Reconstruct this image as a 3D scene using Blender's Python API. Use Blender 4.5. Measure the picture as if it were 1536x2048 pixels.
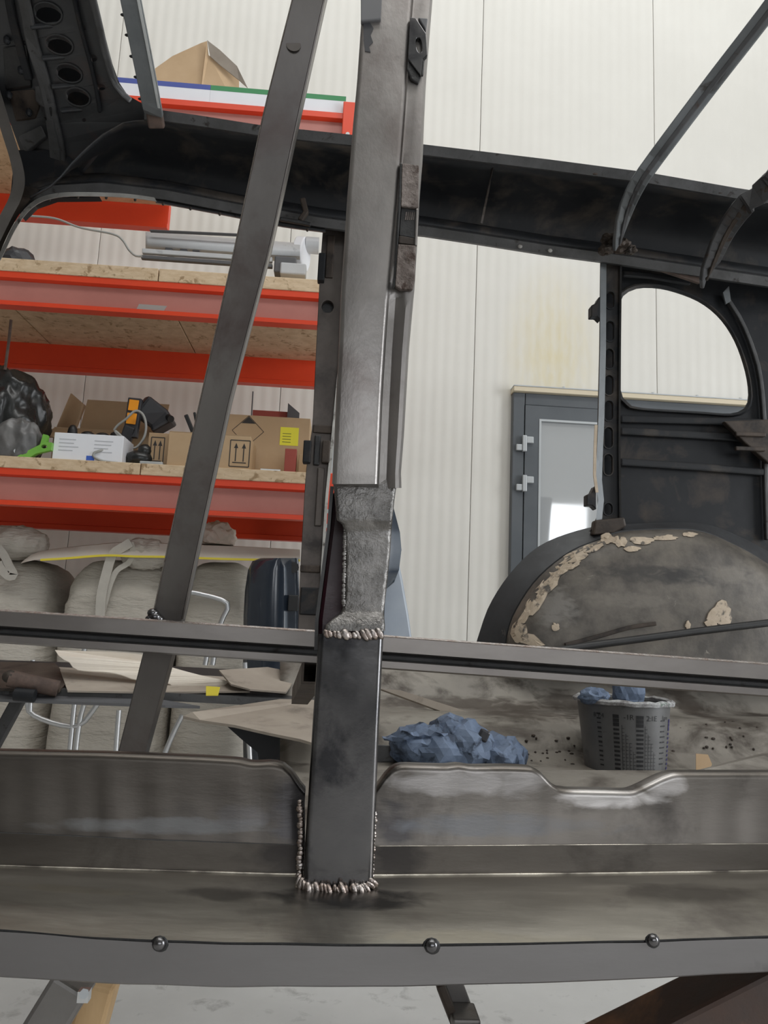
import bpy, bmesh, math, random
import numpy as np
from mathutils import Vector, Matrix, noise
from mathutils.geometry import tessellate_polygon
random.seed(7)
PI = math.pi
scene = bpy.context.scene
for o in list(bpy.data.objects): bpy.data.objects.remove(o)
COL = scene.collection

# ------------------------------------------------------------------ camera
F = 1500.0
EYE = Vector((0, 0, 1.15))
YAW, PITCH, ROLL = math.radians(-3.4), math.radians(8.46), math.radians(2.5)
RM = Matrix.Rotation(YAW, 3, 'Z') @ Matrix.Rotation(PI/2 + PITCH, 3, 'X') @ Matrix.Rotation(ROLL, 3, 'Z')
cam = bpy.data.cameras.new('camera'); camo = bpy.data.objects.new('camera', cam); COL.objects.link(camo)
cam.sensor_fit = 'VERTICAL'; cam.sensor_height = 36.0; cam.sensor_width = 27.0
cam.lens = F/2048*36.0; cam.clip_start = 0.02
camo.matrix_world = Matrix.Translation(EYE) @ RM.to_4x4()
scene.camera = camo

# ------------------------------------------------------------------ world, daylight, exposure
w = bpy.data.worlds.new('sky'); scene.world = w; w.use_nodes = True
w.node_tree.nodes['Background'].inputs[0].default_value = (0.80, 0.90, 1.0, 1)
w.node_tree.nodes['Background'].inputs[1].default_value = 1.2
def area(name, loc, target, sx, sy, power, col=(1, 1, 1)):
    l = bpy.data.lights.new(name, 'AREA'); l.shape = 'RECTANGLE'; l.size = sx; l.size_y = sy
    l.energy = power; l.color = col
    o = bpy.data.objects.new(name, l); COL.objects.link(o); o.location = loc
    d = Vector(target) - Vector(loc); o.rotation_euler = d.to_track_quat('-Z', 'Z').to_euler()
    return o
# daylight entering by the window openings of the hall (openings built below; the rear overhead one is made up)
area('window_daylight_right', (6.9, -0.8, 2.3), (0, -0.8, 2.0), 4.2, 2.6, 260, (0.96, 0.98, 1.0))
area('window_daylight_front', (2.0, -5.9, 2.6), (2.0, 0, 2.2), 5.4, 1.9, 70, (0.97, 0.98, 1.0))
area('ceiling_daylight', (0.8, -0.2, 6.4), (0.8, -0.2, 0), 5.0, 1.4, 90, (1.0, 0.97, 0.92))
area('added_rear_light', (0.5, 2.9, 6.4), (0.5, 2.9, 0), 6.0, 1.5, 42, (1.0, 0.96, 0.88))  # made-up overhead source, added so the sill tread reflects brightly
vs = scene.view_settings
vs.view_transform = 'Standard'; vs.look = 'None'; vs.gamma = 1.0; vs.use_curve_mapping = False
vs.exposure = 0.14

# ------------------------------------------------------------------ helpers
S = 0.055          # the car stands at a slight angle to the rear wall: Y = d + S*X
def at(px, py, Y, s=0.0):
    d = RM @ Vector(((px-768)/F, (1024-py)/F, -1))
    t = Y/(d.y - s*d.x)
    return EYE + d*t
def ca(px, py, Y): return at(px, py, Y, S)
WPOS = {}
class MB:
    def __init__(s): s.v = []; s.f = []
    def add(s, vs_, fs): n = len(s.v); s.v += [Vector(p) for p in vs_]; s.f += [tuple(i+n for i in f) for f in fs]; return s
    def box(s, a, b):
        x0, y0, z0 = a; x1, y1, z1 = b
        return s.add([(x0,y0,z0),(x1,y0,z0),(x1,y1,z0),(x0,y1,z0),(x0,y0,z1),(x1,y0,z1),(x1,y1,z1),(x0,y1,z1)],
                     [(0,3,2,1),(4,5,6,7),(0,1,5,4),(1,2,6,5),(2,3,7,6),(3,0,4,7)])
    def loft(s, secs, closed=True, caps=True):
        n = len(secs[0]); vv = [p for q in secs for p in q]; ff = []
        for i in range(len(secs)-1):
            for j in range(n if closed else n-1):
                k = (j+1) % n; ff.append((i*n+j, i*n+k, (i+1)*n+k, (i+1)*n+j))
        if caps and closed: ff.append(tuple(range(n-1, -1, -1))); m = (len(secs)-1)*n; ff.append(tuple(range(m, m+n)))
        return s.add(vv, ff)
    def plate(s, loops, ext):
        ext = Vector(ext); loops = [[Vector(p) for p in l] for l in loops]
        tri = tessellate_polygon(loops); flat = [p for l in loops for p in l]; n = len(flat)
        ff = [tuple(t) for t in tri] + [tuple(i+n for i in reversed(t)) for t in tri]
        b = 0
        for l in loops:
            m = len(l)
            for i in range(m): j = (i+1) % m; ff.append((b+i, b+j, b+n+j, b+n+i))
            b += m
        return s.add(flat + [p+ext for p in flat], ff)
    def sweep(s, pts, w, h, up=(0, 0, 1), r=0, caps=True):
        """rectangular (r=0) or round section (w=radius) along points; w across, h along 'up'"""
        pts = [Vector(p) for p in pts]; secs = []
        for i, p in enumerate(pts):
            t = (pts[min(i+1, len(pts)-1)] - pts[max(i-1, 0)]).normalized()
            u = Vector(up); u = (u - t*u.dot(t))
            if u.length < 1e-4: u = Vector((1, 0, 0)) - t*t.x
            u.normalize(); a = t.cross(u)
            if r: secs.append([p + (a*math.cos(k*2*PI/r)+u*math.sin(k*2*PI/r))*w for k in range(r)])
            else:
                hw = w[i]/2 if isinstance(w, (list, tuple)) else w/2
                secs.append([p+a*hw+u*h/2, p-a*hw+u*h/2, p-a*hw-u*h/2, p+a*hw-u*h/2])
        return s.loft(secs, True, caps)
    def ell(s, c, rad, nu=10, nv=6, rot=None):
        vv = []; ff = []
        for i in range(nv+1):
            th = PI*i/nv
            for j in range(nu):
                ph = 2*PI*j/nu; p = Vector((rad[0]*math.sin(th)*math.cos(ph), rad[1]*math.sin(th)*math.sin(ph), rad[2]*math.cos(th)))
                if rot: p = rot @ p
                vv.append(Vector(c)+p)
        for i in range(nv):
            for j in range(nu): k = (j+1) % nu; ff.append((i*nu+j, (i+1)*nu+j, (i+1)*nu+k, i*nu+k))
        return s.add(vv, ff)
    def cyl(s, a, b, r0, r1=None, n=16):
        r1 = r0 if r1 is None else r1; a = Vector(a); b = Vector(b); t = (b-a).normalized()
        u = t.orthogonal().normalized(); v = t.cross(u)
        return s.loft([[a+(u*math.cos(2*PI*k/n)+v*math.sin(2*PI*k/n))*r0 for k in range(n)],
                       [b+(u*math.cos(2*PI*k/n)+v*math.sin(2*PI*k/n))*r1 for k in range(n)]])
    def build(s, name, mat, parent=None, smooth=None, bevel=0, seg=2, solid=0):
        lo = Vector([min(p[i] for p in s.v) for i in range(3)]); hi = Vector([max(p[i] for p in s.v) for i in range(3)])
        c = (lo+hi)/2
        me = bpy.data.meshes.new(name); me.from_pydata([p-c for p in s.v], [], s.f)
        bm = bmesh.new(); bm.from_mesh(me)
        bmesh.ops.remove_doubles(bm, verts=bm.verts, dist=1e-6)
        bmesh.ops.recalc_face_normals(bm, faces=bm.faces); bm.to_mesh(me); bm.free()
        me.materials.append(mat)
        o = bpy.data.objects.new(name, me); COL.objects.link(o)
        WPOS[o] = c
        if parent is not None: o.parent = parent; o.location = c - WPOS[parent]
        else: o.location = c
        if solid:
            m = o.modifiers.new('solid', 'SOLIDIFY'); m.thickness = solid; m.offset = 0
        if bevel:
            m = o.modifiers.new('bevel', 'BEVEL'); m.width = bevel; m.segments = seg; m.limit_method = 'ANGLE'; m.angle_limit = math.radians(35)
        if smooth is not None:
            me.polygons.foreach_set('use_smooth', [True]*len(me.polygons))
            me.set_sharp_from_angle(angle=math.radians(smooth))
        return o
def thing(name, label, cat, loc, group=None):
    o = bpy.data.objects.new(name, None); COL.objects.link(o); o.empty_display_size = 0.05
    o.location = loc; WPOS[o] = Vector(loc); o['label'] = label; o['category'] = cat
    if group: o['group'] = group
    return o
def tag(o, label, cat, group=None):
    o['label'] = label; o['category'] = cat
    if group: o['group'] = group
    return o
def struct(o, label=None, cat=None):
    o['kind'] = 'structure'
    if label: o['label'] = label
    if cat: o['category'] = cat
    return o
def pxbox(px0, py0, px1, py1, Y, dep):
    m = (py0+py1)/2; c = (px0+px1)/2
    return ((at(px0, m, Y).x, Y, at(c, py1, Y).z), (at(px1, m, Y).x, Y+dep, at(c, py0, Y).z))
def ellipse(cx, cy, rx, ry, rot=0, n=20):
    c, s_ = math.cos(rot), math.sin(rot)
    return [(cx+rx*math.cos(2*PI*k/n)*c-ry*math.sin(2*PI*k/n)*s_, cy+rx*math.cos(2*PI*k/n)*s_+ry*math.sin(2*PI*k/n)*c) for k in range(n)]
def smoothline(pts, n):
    """resample pixel polyline to n points with Catmull-Rom"""
    P = [np.array(p, float) for p in pts]; L = np.r_[0, np.cumsum([np.linalg.norm(P[i+1]-P[i]) for i in range(len(P)-1)])]
    out = []
    for t in np.linspace(0, L[-1], n):
        i = min(np.searchsorted(L, t, side='right')-1, len(P)-2); u = (t-L[i])/(L[i+1]-L[i])
        p0, p1, p2, p3 = P[max(i-1, 0)], P[i], P[i+1], P[min(i+2, len(P)-1)]
        out.append(tuple(0.5*((2*p1)+(p2-p0)*u+(2*p0-5*p1+4*p2-p3)*u*u+(3*p1-p0-3*p2+p3)*u**3)))
    return out

# ------------------------------------------------------------------ materials
def pm(name, c1, c2=None, sc=6, c3=None, s3=9, t3=0.6, metal=0.0, rough=(0.5, 0.6), bump=0.0, bs=40, st=(1, 1, 1), soft=0.15, soft3=0.04, coat=0.0, b_st=None, spec=0.5, bd=0.004):
    m = bpy.data.materials.new(name); m.use_nodes = True; N = m.node_tree.nodes; L = m.node_tree.links
    b = N['Principled BSDF']; b.inputs['Metallic'].default_value = metal; b.inputs['Specular IOR Level'].default_value = spec
    if coat: b.inputs['Coat Weight'].default_value = coat; b.inputs['Coat Roughness'].default_value = 0.08
    tc = N.new('ShaderNodeTexCoord'); oi = N.new('ShaderNodeObjectInfo')
    add = N.new('ShaderNodeVectorMath'); add.operation = 'ADD'
    L.new(tc.outputs['Object'], add.inputs[0])
    off = N.new('ShaderNodeVectorMath'); off.operation = 'SCALE'; off.inputs[3].default_value = 3.0
    L.new(oi.outputs['Location'], off.inputs[0]); L.new(off.outputs[0], add.inputs[1])
    def nz(scale, stretch, det=6, dist=0.0):
        mp = N.new('ShaderNodeMapping'); mp.inputs['Scale'].default_value = stretch; L.new(add.outputs[0], mp.inputs[0])
        n = N.new('ShaderNodeTexNoise'); n.inputs['Scale'].default_value = scale; n.inputs['Detail'].default_value = det; n.inputs['Distortion'].default_value = dist
        n.inputs['Roughness'].default_value = 0.62
        L.new(mp.outputs[0], n.inputs[0]); return n.outputs[0]
    def ramp(src, a, c):
        r = N.new('ShaderNodeMapRange'); r.inputs[1].default_value = a; r.inputs[2].default_value = c; r.clamp = True
        L.new(src, r.inputs[0]); return r.outputs[0]
    def mix(fac, a, c):
        x = N.new('ShaderNodeMix'); x.data_type = 'RGBA'
        if fac is not None: L.new(fac, x.inputs[0])
        for v, k in ((a, 6), (c, 7)):
            if isinstance(v, tuple): x.inputs[k].default_value = (*v[:3], 1)
            else: L.new(v, x.inputs[k])
        return x.outputs[2]
    col = c1
    n1 = nz(sc, st)
    if c2: col = mix(ramp(n1, 0.5-soft, 0.5+soft), c1, c2)
    if c3: col = mix(ramp(nz(s3, (1, 1, 1), 8, 0.4), t3-soft3, t3+soft3), col, c3)
    if isinstance(col, tuple): b.inputs['Base Color'].default_value = (*col, 1)
    else: L.new(col, b.inputs['Base Color'])
    r = N.new('ShaderNodeMapRange'); r.inputs[1].default_value = 0.3; r.inputs[2].default_value = 0.7
    r.inputs[3].default_value = rough[0]; r.inputs[4].default_value = rough[1]; L.new(n1, r.inputs[0]); L.new(r.outputs[0], b.inputs['Roughness'])
    if bump:
        bp = N.new('ShaderNodeBump'); bp.inputs['Strength'].default_value = bump; bp.inputs['Distance'].default_value = bd
        L.new(nz(bs, b_st or st, 5), bp.inputs['Height']); L.new(bp.outputs[0], b.inputs['Normal'])
    return m
M = {}
M['steel'] = pm('raw_sheet_steel', (0.30, 0.28, 0.25), (0.40, 0.375, 0.33), 9, (0.17, 0.155, 0.14), 7, 0.63, 1.0, (0.30, 0.42), 0.05, 60, (0.5, 2, 2), soft3=0.09)
M['steel_dark'] = pm('dull_sheet_steel', (0.17, 0.155, 0.14), (0.23, 0.21, 0.19), 8, (0.10, 0.09, 0.085), 9, 0.62, 1.0, (0.36, 0.5), 0.05, 70, (0.5, 2, 2), soft3=0.08)
M['steel_strip'] = pm('steel_strip', (0.18, 0.172, 0.17), (0.22, 0.212, 0.21), 5, (0.13, 0.125, 0.125), 8, 0.64, 0.9, (0.40, 0.5), 0.03, 60, (0.4, 1, 2), soft3=0.06)
M['tube'] = pm('mill_scale_tube', (0.10, 0.10, 0.105), (0.17, 0.165, 0.165), 11, (0.06, 0.06, 0.065), 16, 0.60, 1.0, (0.17, 0.30), 0.04, 90, soft3=0.06)
M['sleeve'] = pm('sanded_pillar_steel', (0.27, 0.255, 0.245), (0.33, 0.31, 0.295), 16, (0.20, 0.175, 0.165), 9, 0.60, 0.9, (0.36, 0.48), 0.10, 160, (1, 1, 0.5), soft3=0.1)
M['ground'] = pm('ground_bright_steel', (0.12, 0.115, 0.11), (0.27, 0.26, 0.25), 38, None, metal=1.0, rough=(0.22, 0.4), bump=0.5, bs=150)
M['weld'] = pm('weld_metal', (0.45, 0.42, 0.40), (0.30, 0.24, 0.21), 90, None, metal=1.0, rough=(0.15, 0.3), bump=0.3, bs=300)
M['brace'] = pm('brace_tube_steel', (0.10, 0.092, 0.088), (0.15, 0.14, 0.132), 7, (0.085, 0.068, 0.064), 8, 0.6, 0.9, (0.34, 0.46), 0.03, 90, (1, 1, 0.3), soft3=0.1)
M['channel'] = pm('rolled_channel_steel', (0.22, 0.20, 0.19), (0.28, 0.26, 0.245), 10, None, metal=0.95, rough=(0.3, 0.42), bump=0.03, bs=90, st=(0.4, 1, 1))
M['maroon'] = pm('maroon_paint', (0.035, 0.006, 0.012), (0.025, 0.015, 0.016), 12, None, rough=(0.3, 0.5), bump=0.05, bs=120)
M['rustplate'] = pm('pitted_rust_plate', (0.19, 0.16, 0.145), (0.09, 0.07, 0.06), 60, (0.05, 0.03, 0.022), 40, 0.6, 0.5, (0.5, 0.7), 0.6, 180)
M['oily'] = pm('oily_black', (0.008, 0.008, 0.009), (0.02, 0.02, 0.02), 50, None, rough=(0.3, 0.5), bump=0.2, bs=160)
M['primer'] = pm('black_primer', (0.009, 0.010, 0.012), (0.017, 0.018, 0.020), 6, (0.045, 0.036, 0.030), 9, 0.62, 0.0, (0.42, 0.6), 0.08, 40, soft3=0.08, spec=0.25)
M['primer_rail'] = pm('worn_primer', (0.012, 0.013, 0.015), (0.022, 0.023, 0.025), 5, (0.07, 0.058, 0.048), 7, 0.60, 0.0, (0.45, 0.62), 0.08, 50, soft3=0.1, spec=0.25)
M['primer_edge'] = pm('scuffed_primer_flange', (0.08, 0.08, 0.082), (0.05, 0.05, 0.05), 12, (0.02, 0.016, 0.014), 30, 0.63, 0.2, (0.45, 0.6), 0.2, 80)
M['rustdark'] = pm('dark_rust', (0.045, 0.036, 0.030), (0.08, 0.062, 0.05), 14, (0.02, 0.018, 0.017), 10, 0.58, 0.2, (0.45, 0.65), 0.2, 90, soft3=0.08, spec=0.25)
M['rustpost'] = pm('brown_bare_post', (0.075, 0.062, 0.055), (0.11, 0.095, 0.085), 10, (0.035, 0.03, 0.028), 8, 0.6, 0.5, (0.38, 0.55), 0.1, 90, soft3=0.1)
M['bow'] = pm('grey_roof_bow', (0.11, 0.12, 0.125), (0.15, 0.16, 0.165), 10, (0.05, 0.045, 0.04), 12, 0.66, 0.3, (0.35, 0.5), 0.1, 70)
M['bowdark'] = pm('dark_roof_bow', (0.05, 0.05, 0.052), (0.08, 0.08, 0.082), 10, (0.05, 0.035, 0.028), 18, 0.6, 0.2, (0.42, 0.55), 0.2, 70, spec=0.25)
M['woodend'] = pm('old_wood', (0.10, 0.065, 0.05), (0.06, 0.04, 0.032), 40, None, rough=(0.7, 0.8), bump=0.3, bs=80)
M['lip'] = pm('pale_painted_lip', (0.42, 0.41, 0.38), (0.28, 0.27, 0.25), 20, (0.08, 0.07, 0.06), 25, 0.6, 0.0, (0.5, 0.6))
M['stay'] = pm('brown_grey_post', (0.055, 0.048, 0.043), (0.08, 0.072, 0.064), 8, None, rough=(0.5, 0.6), bump=0.1)
M['pan'] = pm('rusty_floor_pan', (0.19, 0.172, 0.148), (0.26, 0.238, 0.205), 7, (0.06, 0.048, 0.038), 9, 0.57, 0.1, (0.5, 0.68), 0.15, 50, soft3=0.08)
M['arch'] = pm('peeling_arch_paint', (0.14, 0.122, 0.10), (0.06, 0.052, 0.044), 10, (0.22, 0.20, 0.165), 15, 0.69, 0.05, (0.42, 0.6), 0.2, 60, soft=0.12, soft3=0.02)
M['putty'] = pm('tan_old_paint', (0.50, 0.41, 0.31), (0.42, 0.34, 0.25), 30, (0.08, 0.07, 0.06), 26, 0.60, rough=(0.55, 0.7), bump=0.2, bs=90)
M['archrim'] = pm('dark_arch_rim', (0.045, 0.047, 0.05), (0.03, 0.03, 0.032), 10, (0.15, 0.14, 0.12), 16, 0.68, 0.1, (0.45, 0.6))
M['black'] = pm('black_rubber', (0.012, 0.012, 0.013), (0.02, 0.02, 0.02), 20, None, rough=(0.4, 0.5))
M['wall'] = None
M['red'] = pm('red_rack_paint', (0.80, 0.070, 0.022), (0.74, 0.060, 0.02), 4, None, rough=(0.35, 0.45))
M['redweb'] = pm('pale_red_web', (0.50, 0.20, 0.165), (0.44, 0.17, 0.14), 4, None, rough=(0.4, 0.5))  # paler, less saturated red than the beam paint
M['galv'] = pm('galvanised_steel', (0.55, 0.57, 0.57), (0.48, 0.50, 0.50), 30, None, metal=0.5, rough=(0.4, 0.5))
M['osb'] = pm('strand_board', (0.58, 0.42, 0.26), (0.72, 0.56, 0.38), 22, (0.36, 0.24, 0.13), 26, 0.60, rough=(0.6, 0.7), bump=0.15, bs=60, st=(1, 1, 3))
M['card'] = pm('cardboard', (0.48, 0.33, 0.19), (0.54, 0.38, 0.23), 5, None, rough=(0.7, 0.8))
M['card_in'] = pm('cardboard_inside', (0.40, 0.27, 0.155), (0.45, 0.31, 0.18), 5, None, rough=(0.7, 0.8))
M['cardgrey'] = pm('greyed_cardboard', (0.30, 0.255, 0.21), (0.38, 0.33, 0.275), 6, (0.17, 0.145, 0.12), 9, 0.64, rough=(0.7, 0.8), bump=0.08, soft3=0.08)
M['white'] = pm('white_carton', (0.84, 0.85, 0.88), (0.80, 0.81, 0.85), 5, None, rough=(0.5, 0.55))
M['paper'] = pm('cream_paper', (0.72, 0.66, 0.58), (0.66, 0.59, 0.50), 8, None, rough=(0.7, 0.8), bump=0.1, bs=20)
M['bag'] = pm('woven_bag', (0.50, 0.46, 0.40), (0.56, 0.52, 0.455), 5, None, rough=(0.6, 0.7), bump=1.0, bs=7, st=(0.6, 0.6, 2.2), bd=0.03)
M['bagstrap'] = pm('bag_strap', (0.56, 0.53, 0.47), (0.50, 0.47, 0.42), 20, None, rough=(0.65, 0.75))
M['foam'] = pm('padded_sheet', (0.66, 0.62, 0.55), (0.60, 0.56, 0.50), 6, None, rough=(0.6, 0.7), bump=0.15, bs=14)
M['yellow'] = pm('yellow_edge', (0.80, 0.66, 0.06), None, rough=(0.5, 0.6))
M['plastic'] = pm('black_bag_plastic', (0.014, 0.015, 0.015), (0.022, 0.023, 0.022), 10, None, rough=(0.22, 0.34), bump=0.15, bs=22)
M['plasticgrey'] = pm('clear_grey_plastic', (0.16, 0.155, 0.15), (0.10, 0.10, 0.10), 10, None, rough=(0.3, 0.45), bump=0.4, bs=22)
M['green'] = pm('green_plastic', (0.16, 0.42, 0.06), (0.22, 0.5, 0.08), 12, None, rough=(0.35, 0.45))
M['orange'] = pm('orange_plastic', (0.95, 0.36, 0.02), None, rough=(0.35, 0.45))
M['darkplastic'] = pm('dark_plastic', (0.03, 0.031, 0.036), (0.045, 0.045, 0.05), 14, None, rough=(0.35, 0.5))
M['cable'] = pm('grey_cable', (0.36, 0.36, 0.34), None, rough=(0.45, 0.55))
PANBROWN = (0.07, 0.055, 0.043)
M['bluepaper'] = pm('blue_wipe', (0.075, 0.108, 0.175), (0.16, 0.21, 0.30), 20, (0.035, 0.05, 0.08), 24, 0.57, rough=(0.65, 0.75), bump=0.2, bs=60)
M['greypart'] = pm('grey_paint_part', (0.50, 0.51, 0.52), (0.56, 0.57, 0.58), 7, (0.34, 0.35, 0.36), 14, 0.66, rough=(0.4, 0.5), bump=0.1, bs=30)
M['greydark'] = pm('dark_grey_trim', (0.10, 0.10, 0.105), None, rough=(0.4, 0.5))
M['bluepanel'] = pm('dark_blue_gloss', (0.022, 0.03, 0.045), (0.03, 0.04, 0.055), 6, None, rough=(0.12, 0.2), coat=0.6)
M['greycover'] = pm('pale_blue_cover', (0.30, 0.34, 0.40), (0.36, 0.40, 0.45), 5, None, rough=(0.3, 0.4))
M['cage'] = pm('galvanised_cage_tube', (0.62, 0.63, 0.64), None, metal=0.85, rough=(0.28, 0.38))
M['concrete'] = pm('concrete', (0.60, 0.59, 0.57), (0.67, 0.66, 0.64), 3, (0.40, 0.39, 0.375), 12, 0.64, rough=(0.55, 0.7), bump=0.05, soft3=0.08)
M['doorgrey'] = pm('anthracite_door', (0.085, 0.095, 0.105), (0.10, 0.11, 0.12), 5, None, rough=(0.4, 0.5))
M['hinge'] = pm('light_hinge', (0.46, 0.48, 0.49), None, metal=0.3, rough=(0.4, 0.5))
M['beige'] = pm('beige_trim', (0.62, 0.54, 0.40), None, rough=(0.5, 0.6))
M['glass'] = pm('coated_door_glass', (0.66, 0.68, 0.69), None, metal=0.5, rough=(0.03, 0.05))
M['ceiling'] = pm('white_ceiling', (0.72, 0.71, 0.68), None, rough=(0.7, 0.8))
M['hallgrey'] = pm('grey_hall_panel', (0.24, 0.235, 0.225), None, rough=(0.6, 0.7))
M['header'] = pm('header_primer', (0.030, 0.032, 0.035), (0.045, 0.046, 0.048), 8, (0.06, 0.045, 0.042), 10, 0.64, 0.1, (0.35, 0.5), 0.1, 50, soft3=0.08)
M['foldbright'] = pm('bright_highlight_edge', (0.62, 0.58, 0.50), (0.10, 0.09, 0.08), 14, None, metal=1.0, rough=(0.22, 0.4), soft=0.12)  # highlight along the sill fold and seam, put into the metal colour
M['cup'] = pm('smeared_mixing_cup', (0.095, 0.095, 0.096), (0.135, 0.135, 0.134), 12, (0.07, 0.07, 0.07), 14, 0.64, rough=(0.35, 0.5))
M['rim'] = pm('crusty_rim', (0.45, 0.46, 0.46), (0.16, 0.15, 0.15), 70, (0.10, 0.16, 0.12), 60, 0.66, rough=(0.6, 0.7), bump=0.5, bs=120)
M['ink'] = pm('black_ink', (0.012, 0.012, 0.014), None, rough=(0.5, 0.6))
M['inkblue'] = pm('violet_ink', (0.03, 0.025, 0.12), None, rough=(0.5, 0.6))
M['inkbrown'] = pm('dark_brown_ink', (0.035, 0.03, 0.028), None, rough=(0.6, 0.7))
M['inkblue2'] = pm('blue_print', (0.05, 0.13, 0.55), None, rough=(0.5, 0.6))
M['inkgrey'] = pm('grey_print', (0.52, 0.53, 0.56), None, rough=(0.5, 0.6))
M['inkgreen'] = pm('green_print', (0.05, 0.26, 0.10), None, rough=(0.5, 0.6))
M['inknavy'] = pm('navy_print', (0.07, 0.10, 0.36), None, rough=(0.5, 0.6))
M['inkred'] = pm('dull_red_print', (0.35, 0.07, 0.05), None, rough=(0.5, 0.6))
M['label'] = pm('yellow_label', (0.85, 0.78, 0.05), None, rough=(0.5, 0.6))
M['wood'] = pm('pine_block', (0.62, 0.42, 0.22), (0.52, 0.34, 0.17), 14, None, rough=(0.6, 0.7), st=(4, 4, 0.6))
M['rustbeam'] = pm('rusty_beam', (0.055, 0.038, 0.032), (0.09, 0.05, 0.035), 12, (0.30, 0.14, 0.06), 8, 0.60, 0.1, (0.6, 0.75), 0.2, 80, soft3=0.08)
M['legsteel'] = pm('stand_steel', (0.16, 0.15, 0.145), (0.22, 0.21, 0.20), 12, (0.10, 0.07, 0.05), 14, 0.62, 0.7, (0.4, 0.55), 0.08, 80)
M['stringwhite'] = pm('white_scuff', (0.6, 0.6, 0.58), None, rough=(0.5, 0.6))

def wall_mat(name, stain=None):
    m = pm(name, (0.70, 0.68, 0.63), (0.67, 0.65, 0.60), 2.5, None, rough=(0.38, 0.45))
    N = m.node_tree.nodes; L = m.node_tree.links; b = N['Principled BSDF']
    tc = N.new('ShaderNodeTexCoord'); wv = N.new('ShaderNodeTexWave'); wv.wave_type = 'BANDS'; wv.bands_direction = 'X'
    wv.inputs['Scale'].default_value = 5.2; wv.inputs['Distortion'].default_value = 0
    L.new(tc.outputs['Object'], wv.inputs[0])
    bp = N.new('ShaderNodeBump'); bp.inputs['Strength'].default_value = 0.35; bp.inputs['Distance'].default_value = 0.004
    L.new(wv.outputs[0], bp.inputs['Height']); L.new(bp.outputs[0], b.inputs['Normal'])
    if stain:
        src = b.inputs['Base Color'].links[0].from_socket
        mp = N.new('ShaderNodeMapping'); mp.inputs['Location'].default_value = stain[0]; mp.inputs['Scale'].default_value = stain[1]; L.new(tc.outputs['Object'], mp.inputs[0])
        g = N.new('ShaderNodeTexGradient'); g.gradient_type = 'SPHERICAL'; L.new(mp.outputs[0], g.inputs[0])
        n = N.new('ShaderNodeTexNoise'); n.inputs['Scale'].default_value = 16; n.inputs['Detail'].default_value = 5
        mp2 = N.new('ShaderNodeMapping'); mp2.inputs['Scale'].default_value = (2.2, 1, 0.6); L.new(tc.outputs['Object'], mp2.inputs[0]); L.new(mp2.outputs[0], n.inputs[0])
        mu = N.new('ShaderNodeMath'); mu.operation = 'MULTIPLY'; L.new(g.outputs[1], mu.inputs[0]); L.new(n.outputs[0], mu.inputs[1])
        x = N.new('ShaderNodeMix'); x.data_type = 'RGBA'; L.new(mu.outputs[0], x.inputs[0]); L.new(src, x.inputs[6]); x.inputs[7].default_value = (0.66, 0.55, 0.26, 1)
        L.new(x.outputs[2], b.inputs['Base Color'])
    return m
M['wall'] = wall_mat('white_micro_ribbed_panel')
M['wallstain'] = wall_mat('stained_micro_ribbed_panel', ((0.0, 0, 0.0), (3.0, 1, 1.6)))

def patches(m, axes, plist):
    '''worn / sanded / heat-tinted / dirty / shaded areas with a shape of their own: (cx, cy, rx, ry, colour, roughness, strength)'''
    N = m.node_tree.nodes; L = m.node_tree.links; b = N['Principled BSDF']
    g = N.new('ShaderNodeNewGeometry'); sx = N.new('ShaderNodeSeparateXYZ'); L.new(g.outputs['Position'], sx.inputs[0])
    nz = N.new('ShaderNodeTexNoise'); nz.inputs['Scale'].default_value = 38; nz.inputs['Detail'].default_value = 6; nz.inputs['Distortion'].default_value = 0.6
    mp = N.new('ShaderNodeMapping'); mp.inputs['Scale'].default_value = (0.7, 1, 1.6); L.new(g.outputs['Position'], mp.inputs[0]); L.new(mp.outputs[0], nz.inputs[0])
    def mth(op, a, c):
        x = N.new('ShaderNodeMath'); x.operation = op
        for v, k in ((a, 0), (c, 1)):
            if isinstance(v, (int, float)): x.inputs[k].default_value = v
            else: L.new(v, x.inputs[k])
        return x.outputs[0]
    A, B = sx.outputs[axes[0]], sx.outputs[axes[1]]
    for cx, cy, rx, ry, colr, ro, stg in plist:
        u = mth('DIVIDE', mth('SUBTRACT', A, cx), rx); v = mth('DIVIDE', mth('SUBTRACT', B, cy), ry)
        d = mth('ADD', mth('MULTIPLY', u, u), mth('MULTIPLY', v, v))
        f = mth('ADD', mth('SUBTRACT', 1.0, d), mth('MULTIPLY', mth('SUBTRACT', nz.outputs[0], 0.5), 2.6))
        mr = N.new('ShaderNodeMapRange'); mr.inputs[1].default_value = 0; mr.inputs[2].default_value = 0.8; mr.inputs[4].default_value = stg; L.new(f, mr.inputs[0])
        for sock, val in (('Base Color', (*colr, 1)), ('Roughness', ro)):
            src = b.inputs[sock].links[0].from_socket; x = N.new('ShaderNodeMix')
            if sock == 'Base Color': x.data_type = 'RGBA'; i0, i1, oo = 6, 7, 2
            else: x.data_type = 'FLOAT'; i0, i1, oo = 2, 3, 0
            L.new(mr.outputs[0], x.inputs[0]); L.new(src, x.inputs[i0]); x.inputs[i1].default_value = val; L.new(x.outputs[oo], b.inputs[sock])
    return m
def ppx(px, py, Y, rx, ry, c, ro, stg, ax=2):
    p = ca(px, py, Y); k = Y/F
    return (p.x, p[ax], rx*k, ry*k*(1.0 if ax == 2 else 2.2), c, ro, stg)
SD = ((0.12, 0.108, 0.097), (0.165, 0.15, 0.135), 8, (0.075, 0.068, 0.062), 9, 0.60, 1.0, (0.32, 0.44), 0.05, 70, (0.5, 2, 2))
GR = (0.42, 0.40, 0.385); DK = (0.045, 0.043, 0.045)
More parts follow.
